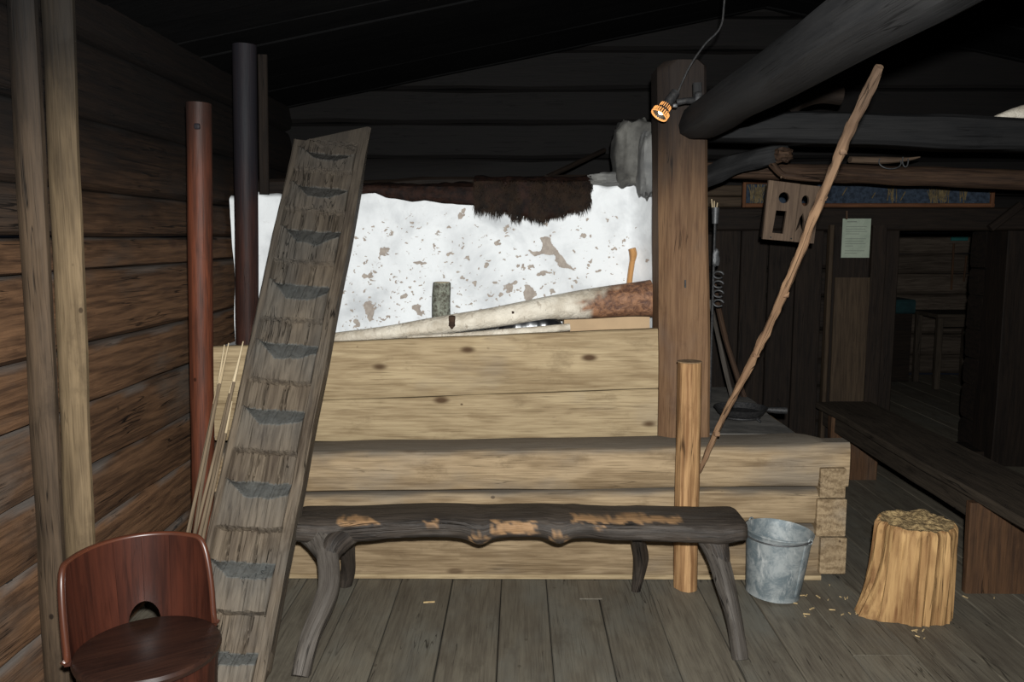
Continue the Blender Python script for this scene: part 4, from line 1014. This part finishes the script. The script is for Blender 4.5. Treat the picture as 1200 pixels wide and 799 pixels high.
loft('block', rings, M['stump'], cs, gc=gc, caps=False)
# hacked top: height field disc
rr = []; gcs = []
for q in range(15):
    ring = []
    for j in range(sg):
        f = 1-q/14; bpt = rings[-1][j]; c = V(cxS+.012, cyS, hS)
        P = c.lerp(bpt, f); 
        if q: P.z = P.z*1+ (.012*nz((P.x*26, P.y*26, 0), 1)-.004)*min(1, q/3)+.01*nz((P.x*9, P.y*9, 0), 1)*min(1, q/3)
        ring.append(P)
    rr.append(ring)
loft('hacked_top', rr, M['stumptop'], cs, caps=False)
a_ = math.radians(-32)

# ------------------------------------------------------------------ barrel chair
cy0 = 2.30; c0 = W(174, 757, cy0); cx0 = c0.x; zs_ = c0.z
ch = thing('barrel_chair', (cx0, cy0, 0), 'varnished red-brown round-backed barrel chair by the left wall', 'chair')
RB = .202; acen = math.radians(127); aw = math.radians(76)
def bz(da):    # bottom of the back at angle offset da (arched hand hole)
    h = abs(da+math.radians(10)); wd_ = math.radians(14)
    return zs_-.02+(.075*math.sqrt(max(0, 1-(h/wd_)**2)) if h < wd_ else 0)
def tz(da):
    q = abs(da)/aw
    if q > 1: q = 1
    k_ = 0 if q < .72 else (q-.72)/.28
    return zs_+.262*(1-.06*q*q)*(1-k_**2.6)+.0
def rad(z, q): return RB+.000+(z-zs_)*.05
nst = 7
for k_ in range(nst):
    a0 = -aw+2*aw*k_/nst; a1 = -aw+2*aw*(k_+1)/nst
    m_ = 10; vs = []; gc = []; NV = 12
    rings = []
    for i in range(m_+1):
        da = a0+.002+(a1-a0-.004)*i/m_; a_ = acen+da; lo = bz(da); hi = tz(da)
        inner = []; outer = []
        for j in range(NV+1):
            z = lo+(hi-lo)*j/NV; r = rad(z, 0)
            inner.append((a_, r, z)); outer.append((a_, r+.020, z))
        loop = inner+[(a_, rad(hi, 0)+.010, hi+.004)]+outer[::-1]
        rings.append([V(cx0+r*math.cos(t_), cy0+r*math.sin(t_), z) for t_, r, z in loop]); gc += [(z, t_*.2, r) for t_, r, z in loop]
    loft('back_stave', rings, M['chair'], ch, gc=gc)
# rolled edge on the outline of the back
P = []
for i in range(41):
    da = -aw+2*aw*i/40; a_ = acen+da; z = tz(da); r = rad(z, 0)+.010
    P.append(V(cx0+r*math.cos(a_), cy0+r*math.sin(a_), z))
pL = V(cx0+(RB+.022)*math.cos(acen-aw), cy0+(RB+.022)*math.sin(acen-aw), zs_); pR = V(cx0+(RB+.022)*math.cos(acen+aw), cy0+(RB+.022)*math.sin(acen+aw), zs_)
tube('edge_roll', [pL]+P+[pR], .0095, M['chairedge'], ch, n=90, seg=10)
lathe('seat', [(.001, -.03), (.19, -.03), (.199, -.026), (.204, -.012), (.200, -.001), (.19, .003), (.001, .000)], (cx0, cy0, zs_), M['seat'], ch, seg=56)
seat = ch.children[-1]
# grain lines along the seat
gcv = [(v.co.x*.8+v.co.y*.5, -v.co.x*.5+v.co.y*.8, v.co.z) for v in seat.data.vertices]
seat.data.attributes['gc'].data.foreach_set('vector', np.array(gcv, dtype=np.float32).ravel())
for k_ in range(14):
    a0 = 2*math.pi*k_/14; a1 = 2*math.pi*(k_+1)/14; rings = []; gc = []
    for z in [i/6*(zs_-.031) for i in range(7)]:
        r0 = .185+.012*(z/zs_-.5)**2*4; ring = []
        for i in range(5):
            t_ = a0+.004+(a1-a0-.008)*i/4; ring.append(V(cx0+r0*math.cos(t_), cy0+r0*math.sin(t_), z)); gc.append((z, t_*.2, r0))
        for i in range(4, -1, -1):
            t_ = a0+.004+(a1-a0-.008)*i/4; ring.append(V(cx0+(r0-.02)*math.cos(t_), cy0+(r0-.02)*math.sin(t_), z)); gc.append((z, t_*.2, r0))
        rings.append(ring)
    loft('body_stave', rings, M['chair'], ch, gc=gc)

# ------------------------------------------------------------------ long plank bench at right
lbn = thing('plank_bench', (2.3, 4.5, 0), 'long dark plank bench running along the right towards the doorway', 'bench')
zb2 = .47; xbL = 2.03
beam('seat_plank', (xbL+.19, 2.6, zb2-.022), (xbL+.215, 5.66, zb2-.022), .38, .044, M['old'], lbn, seg=26, bev=.008, jit=.008)
beam('apron', (xbL+.05, 3.66, zb2-.10), (xbL+.07, 5.6, zb2-.10), .03, .10, M['old'], lbn, seg=10, bev=.005, jit=.004)
a = W(1128, 692, 3.62)
beam('support', (a.x+.19, 3.62, .0), (a.x+.19, 3.62, zb2-.046), .045, .38, M['oldred'], lbn, up=(1, 0, 0), seg=8, bev=.005, jit=.006)
a = W(975, 560, 5.35)
beam('support', (a.x+.15, 5.40, .0), (a.x+.15, 5.40, zb2-.046), .06, .32, M['oldred'], lbn, up=(1, 0, 0), seg=8, bev=.005, jit=.01)

# ------------------------------------------------------------------ skillet on trivet
ky = 4.32; kc = W(868, 476, ky)
zsl = .648
sk = thing('trivet', (kc.x, ky, zsl), 'three-legged black iron trivet under the skillet on the hearth slab', 'trivet')
zr_ = W(868, 487, ky).z
tube('ring', [V(kc.x+.10*math.cos(i/16*6.2832), ky+.10*math.sin(i/16*6.2832), zr_) for i in range(17)], .006, M['iron'], sk, n=32, seg=8)
for an in (-50, 75, 200):
    q = math.radians(an); tube('leg', [V(kc.x+.10*math.cos(q), ky+.10*math.sin(q), zr_), V(kc.x+.125*math.cos(q), ky+.125*math.sin(q), zsl)], .007, M['iron'], sk, n=4, seg=8)
pn = thing('skillet', (kc.x, ky, zr_+.008), 'black iron skillet with a stubby handle resting on the trivet', 'skillet')
lathe('pan', [(.001, 0), (.105, 0), (.118, .008), (.136, .036), (.140, .04), (.134, .04), (.114, .012), (.001, .008)], (kc.x, ky, zr_+.008), M['iron'], pn, seg=36)
tube('handle', [V(kc.x+.13, ky-.01, zr_+.036), V(kc.x+.18, ky-.02, zr_+.034), V(kc.x+.235, ky-.03, zr_+.034)], [.010, .018, .018], M['iron'], pn, n=8, seg=10)

# ------------------------------------------------------------------ tools behind the post
tl = thing('splint_holder', W(838, 300, 4.9), 'iron rush-light holder with burning splints, standing just behind the hearth post', 'splint holder')
a = W(838, 262, 4.7); b_ = V(a.x, 4.7, .647)
tube('stand', [b_, V(a.x, 4.7, a.z)], .008, M['iron'], tl, n=6, seg=8)
tube('socket', [V(a.x, 4.7, a.z), V(a.x, 4.7, W(838, 243, 4.7).z)], [.018, .022], M['irong'], tl, n=3, seg=12)
for i, dx in enumerate((-.012, -.004, .006)):
    q = W(838, 245, 4.7); tube('splint', [V(q.x+dx, 4.7, q.z-.02), V(q.x+dx*1.8, 4.695, q.z+.055-.01*i)], [.004, .003], M['tip'], tl, n=2, seg=6)
lump('iron_leaf', tuple(W(839, 302, 4.68)), .02, .008, .05, M['irong'], tl, n=10, p=.9, jit=.3)
for i, yy_ in enumerate((322, 333, 344, 355)):
    tube('coil', ring_pts(W(842, yy_, 4.66), .028, .018, a0=0, a1=5.4), .005, M['irong'], tl, n=22, seg=6)
a = W(834, 380, 4.75); b = W(860, 458, 4.5)
q1 = W(862, 478, 4.62); q1.z = max(q1.z, .65)
tag(tube('fire_poker', [W(832, 352, 4.95), W(847, 420, 4.8), W(864, 493, 4.62)], [.012, .013, .014], M['leg'], n=12, seg=8, jit=.15, maskf=lambda *a: 0), 'grey wooden stick leaning on the hearth behind the post', 'stick')
tag(tube('bread_peel', [W(836, 330, 5.1), W(850, 395, 5.0), W(876, 478, 4.9)], [.016, .017, .018], M['rail'], n=12, seg=10, jit=.1), 'brown wooden pole leaning behind the grey stick at the hearth', 'pole')

# ------------------------------------------------------------------ spot lamp
la2 = thing('spot_lamp', W(790, 120, 3.70), 'small lit spotlight with glass reflector clamped to the beam end by the post', 'spotlight')
ys = 3.72
tip = W(771, 137, 3.675); bk_ = W(789, 112, 3.70); axd = (tip-bk_).normalized()
a = W(817, 97, ys); b = W(818, 138, ys)
beam('clamp_plate', (b.x, ys, b.z), (a.x, ys, a.z), .02, .038, M['beam'], la2, up=(1, 0, 0), seg=3, bev=.006)
tube('arm', [W(818, 118, ys-.01), W(804, 118, ys-.03), W(793, 120, 3.69)], [.016, .013, .015], M['iron'], la2, n=8, seg=10)
lump('arm_hub', tuple(W(818, 117, ys-.02)), .018, .016, .034, M['iron'], la2, n=8)
tube('socket', [bk_-axd*.02, bk_+axd*.05], [.020, .022], M['iron'], la2, n=4, seg=16)
lump('screw', tuple(W(791, 124, 3.66)), .011, .011, .008, M['irong'], la2, n=7)
L_ = (tip-bk_).length
r0 = bk_+axd*.045
lathe('reflector', [(.016, 0), (.020, .012), (.028, .035), (.036, .055), (.0395, .062), (.038, .062), (.034, .054), (.026, .034), (.018, .012)], r0, M['iron'], la2, seg=28, axis=axd); refl = bpy.data.objects[la2.children[-1].name]
refl = [q for q in la2.children if q.name.startswith('reflector')][0]
_, s1, t1 = frame(axd, Vector((0, 1, .01)))
pr = []
for i in range(22):
    th_ = 2*math.pi*i/22; d = s1*math.cos(th_)+t1*math.sin(th_)
    c = r0+axd*.052+d*.0375
    rot = Matrix((d, axd, d.cross(axd))).transposed(); pr.append(boxvf(c, .004, .018, .0045, rot))
multi('glass_ribs', pr, M['rim'], refl)
pr = []
for i in range(16):
    th_ = 2*math.pi*i/16; d = s1*math.cos(th_)+t1*math.sin(th_)
    rot = Matrix((d, axd, d.cross(axd))).transposed(); pr.append(boxvf(r0+axd*.022+d*.0245, .003, .026, .003, rot))
multi('glass_ribs', pr, M['rim'], refl)
tube('rim_ring', [r0+axd*.064+(s1*math.cos(i/20*6.2832)+t1*math.sin(i/20*6.2832))*.037 for i in range(21)], .003, M['rim'], refl, n=40, seg=8)
lump('bulb', tuple(r0+axd*.046), .014, .014, .012, M['bulb'], refl, n=10, p=1, jit=0)
pl = bpy.data.lights.new('spot_lamp_bulb', 'SPOT'); pl.energy = 3; pl.color = (1, .66, .34); pl.spot_size = math.radians(80); pl.spot_blend = .6; pl.shadow_soft_size = .015
plo = bpy.data.objects.new('spot_lamp_bulb', pl); COL.objects.link(plo); plo.location = r0+axd*.068; plo.rotation_euler = axd.to_track_quat('-Z', 'Y').to_euler()
cd = thing('lamp_cord', W(830, 40, 3.7), 'thin black cord hanging from the ceiling down to the spotlight', 'cord')
zc_ = W(849, 0, 3.7)
tube('cable', [V(zc_.x+.01, 3.66, ceilz(zc_.x)), W(849, 0, 3.68), W(844, 32, 3.68), (W(826, 52, 3.68)), W(810, 75, 3.68), W(800, 95, 3.69), W(793, 112, 3.69)], .0042, M['iron'], cd, n=50, seg=8)

# ------------------------------------------------------------------ litter on the floor
proto = None
LIT = [(503, 706, .06, .1, 'single pale splinter on the floorboards in front of the bench')]
o = mk('wood_chip', boxvf((0, 0, 0), .05, .008, .004)[0], boxvf((0, 0, 0), 1, 1, 1)[1], M['chip'], smooth=False, org=(0, 0, 0))
def onfloor(px, py):
    a = W(px, py, 1.0); d = a-V(0, 0, CH); k_ = -CH/d.z; return V(d.x*k_, d.y*k_, 0)
p = onfloor(503, 706); o.location = (p.x, p.y, .003); o.rotation_euler = (0, 0, .15)
tag(o, 'single pale splinter lying on the floorboards under the bench', 'wood chip')
rc = random.Random(4)
spots = [(rc.uniform(925, 1010), rc.uniform(695, 725)) for _ in range(12)]+[(rc.uniform(1060, 1085), rc.uniform(738, 750)) for _ in range(5)]+[(1131, 700), (1165, 701), (972, 686), (985, 700), (945, 720), (975, 715)]
for i, (px, py) in enumerate(spots):
    c = o.copy(); COL.objects.link(c); p = onfloor(px, py); c.location = (p.x, p.y, .003)
    s_ = rc.uniform(.2, .6); c.scale = (s_, s_*1.2, .8); c.rotation_euler = (0, 0, rc.uniform(0, 3.1))
    c['label'] = 'tiny pale wood chip on the floor between the bucket and the plank bench'; c['group'] = 'wood chips around the chopping block'
# small inset patch in the floor
a = onfloor(676, 679); b = onfloor(705, 702)
tag(beam('floor_patch', ((a.x+b.x)/2-.0, b.y, .001), ((a.x+b.x)/2, min(a.y, 3.72), .001), .10, .006, M['floor'], seg=2, bev=.001), 'small short board let into the floor behind the bench', 'board')
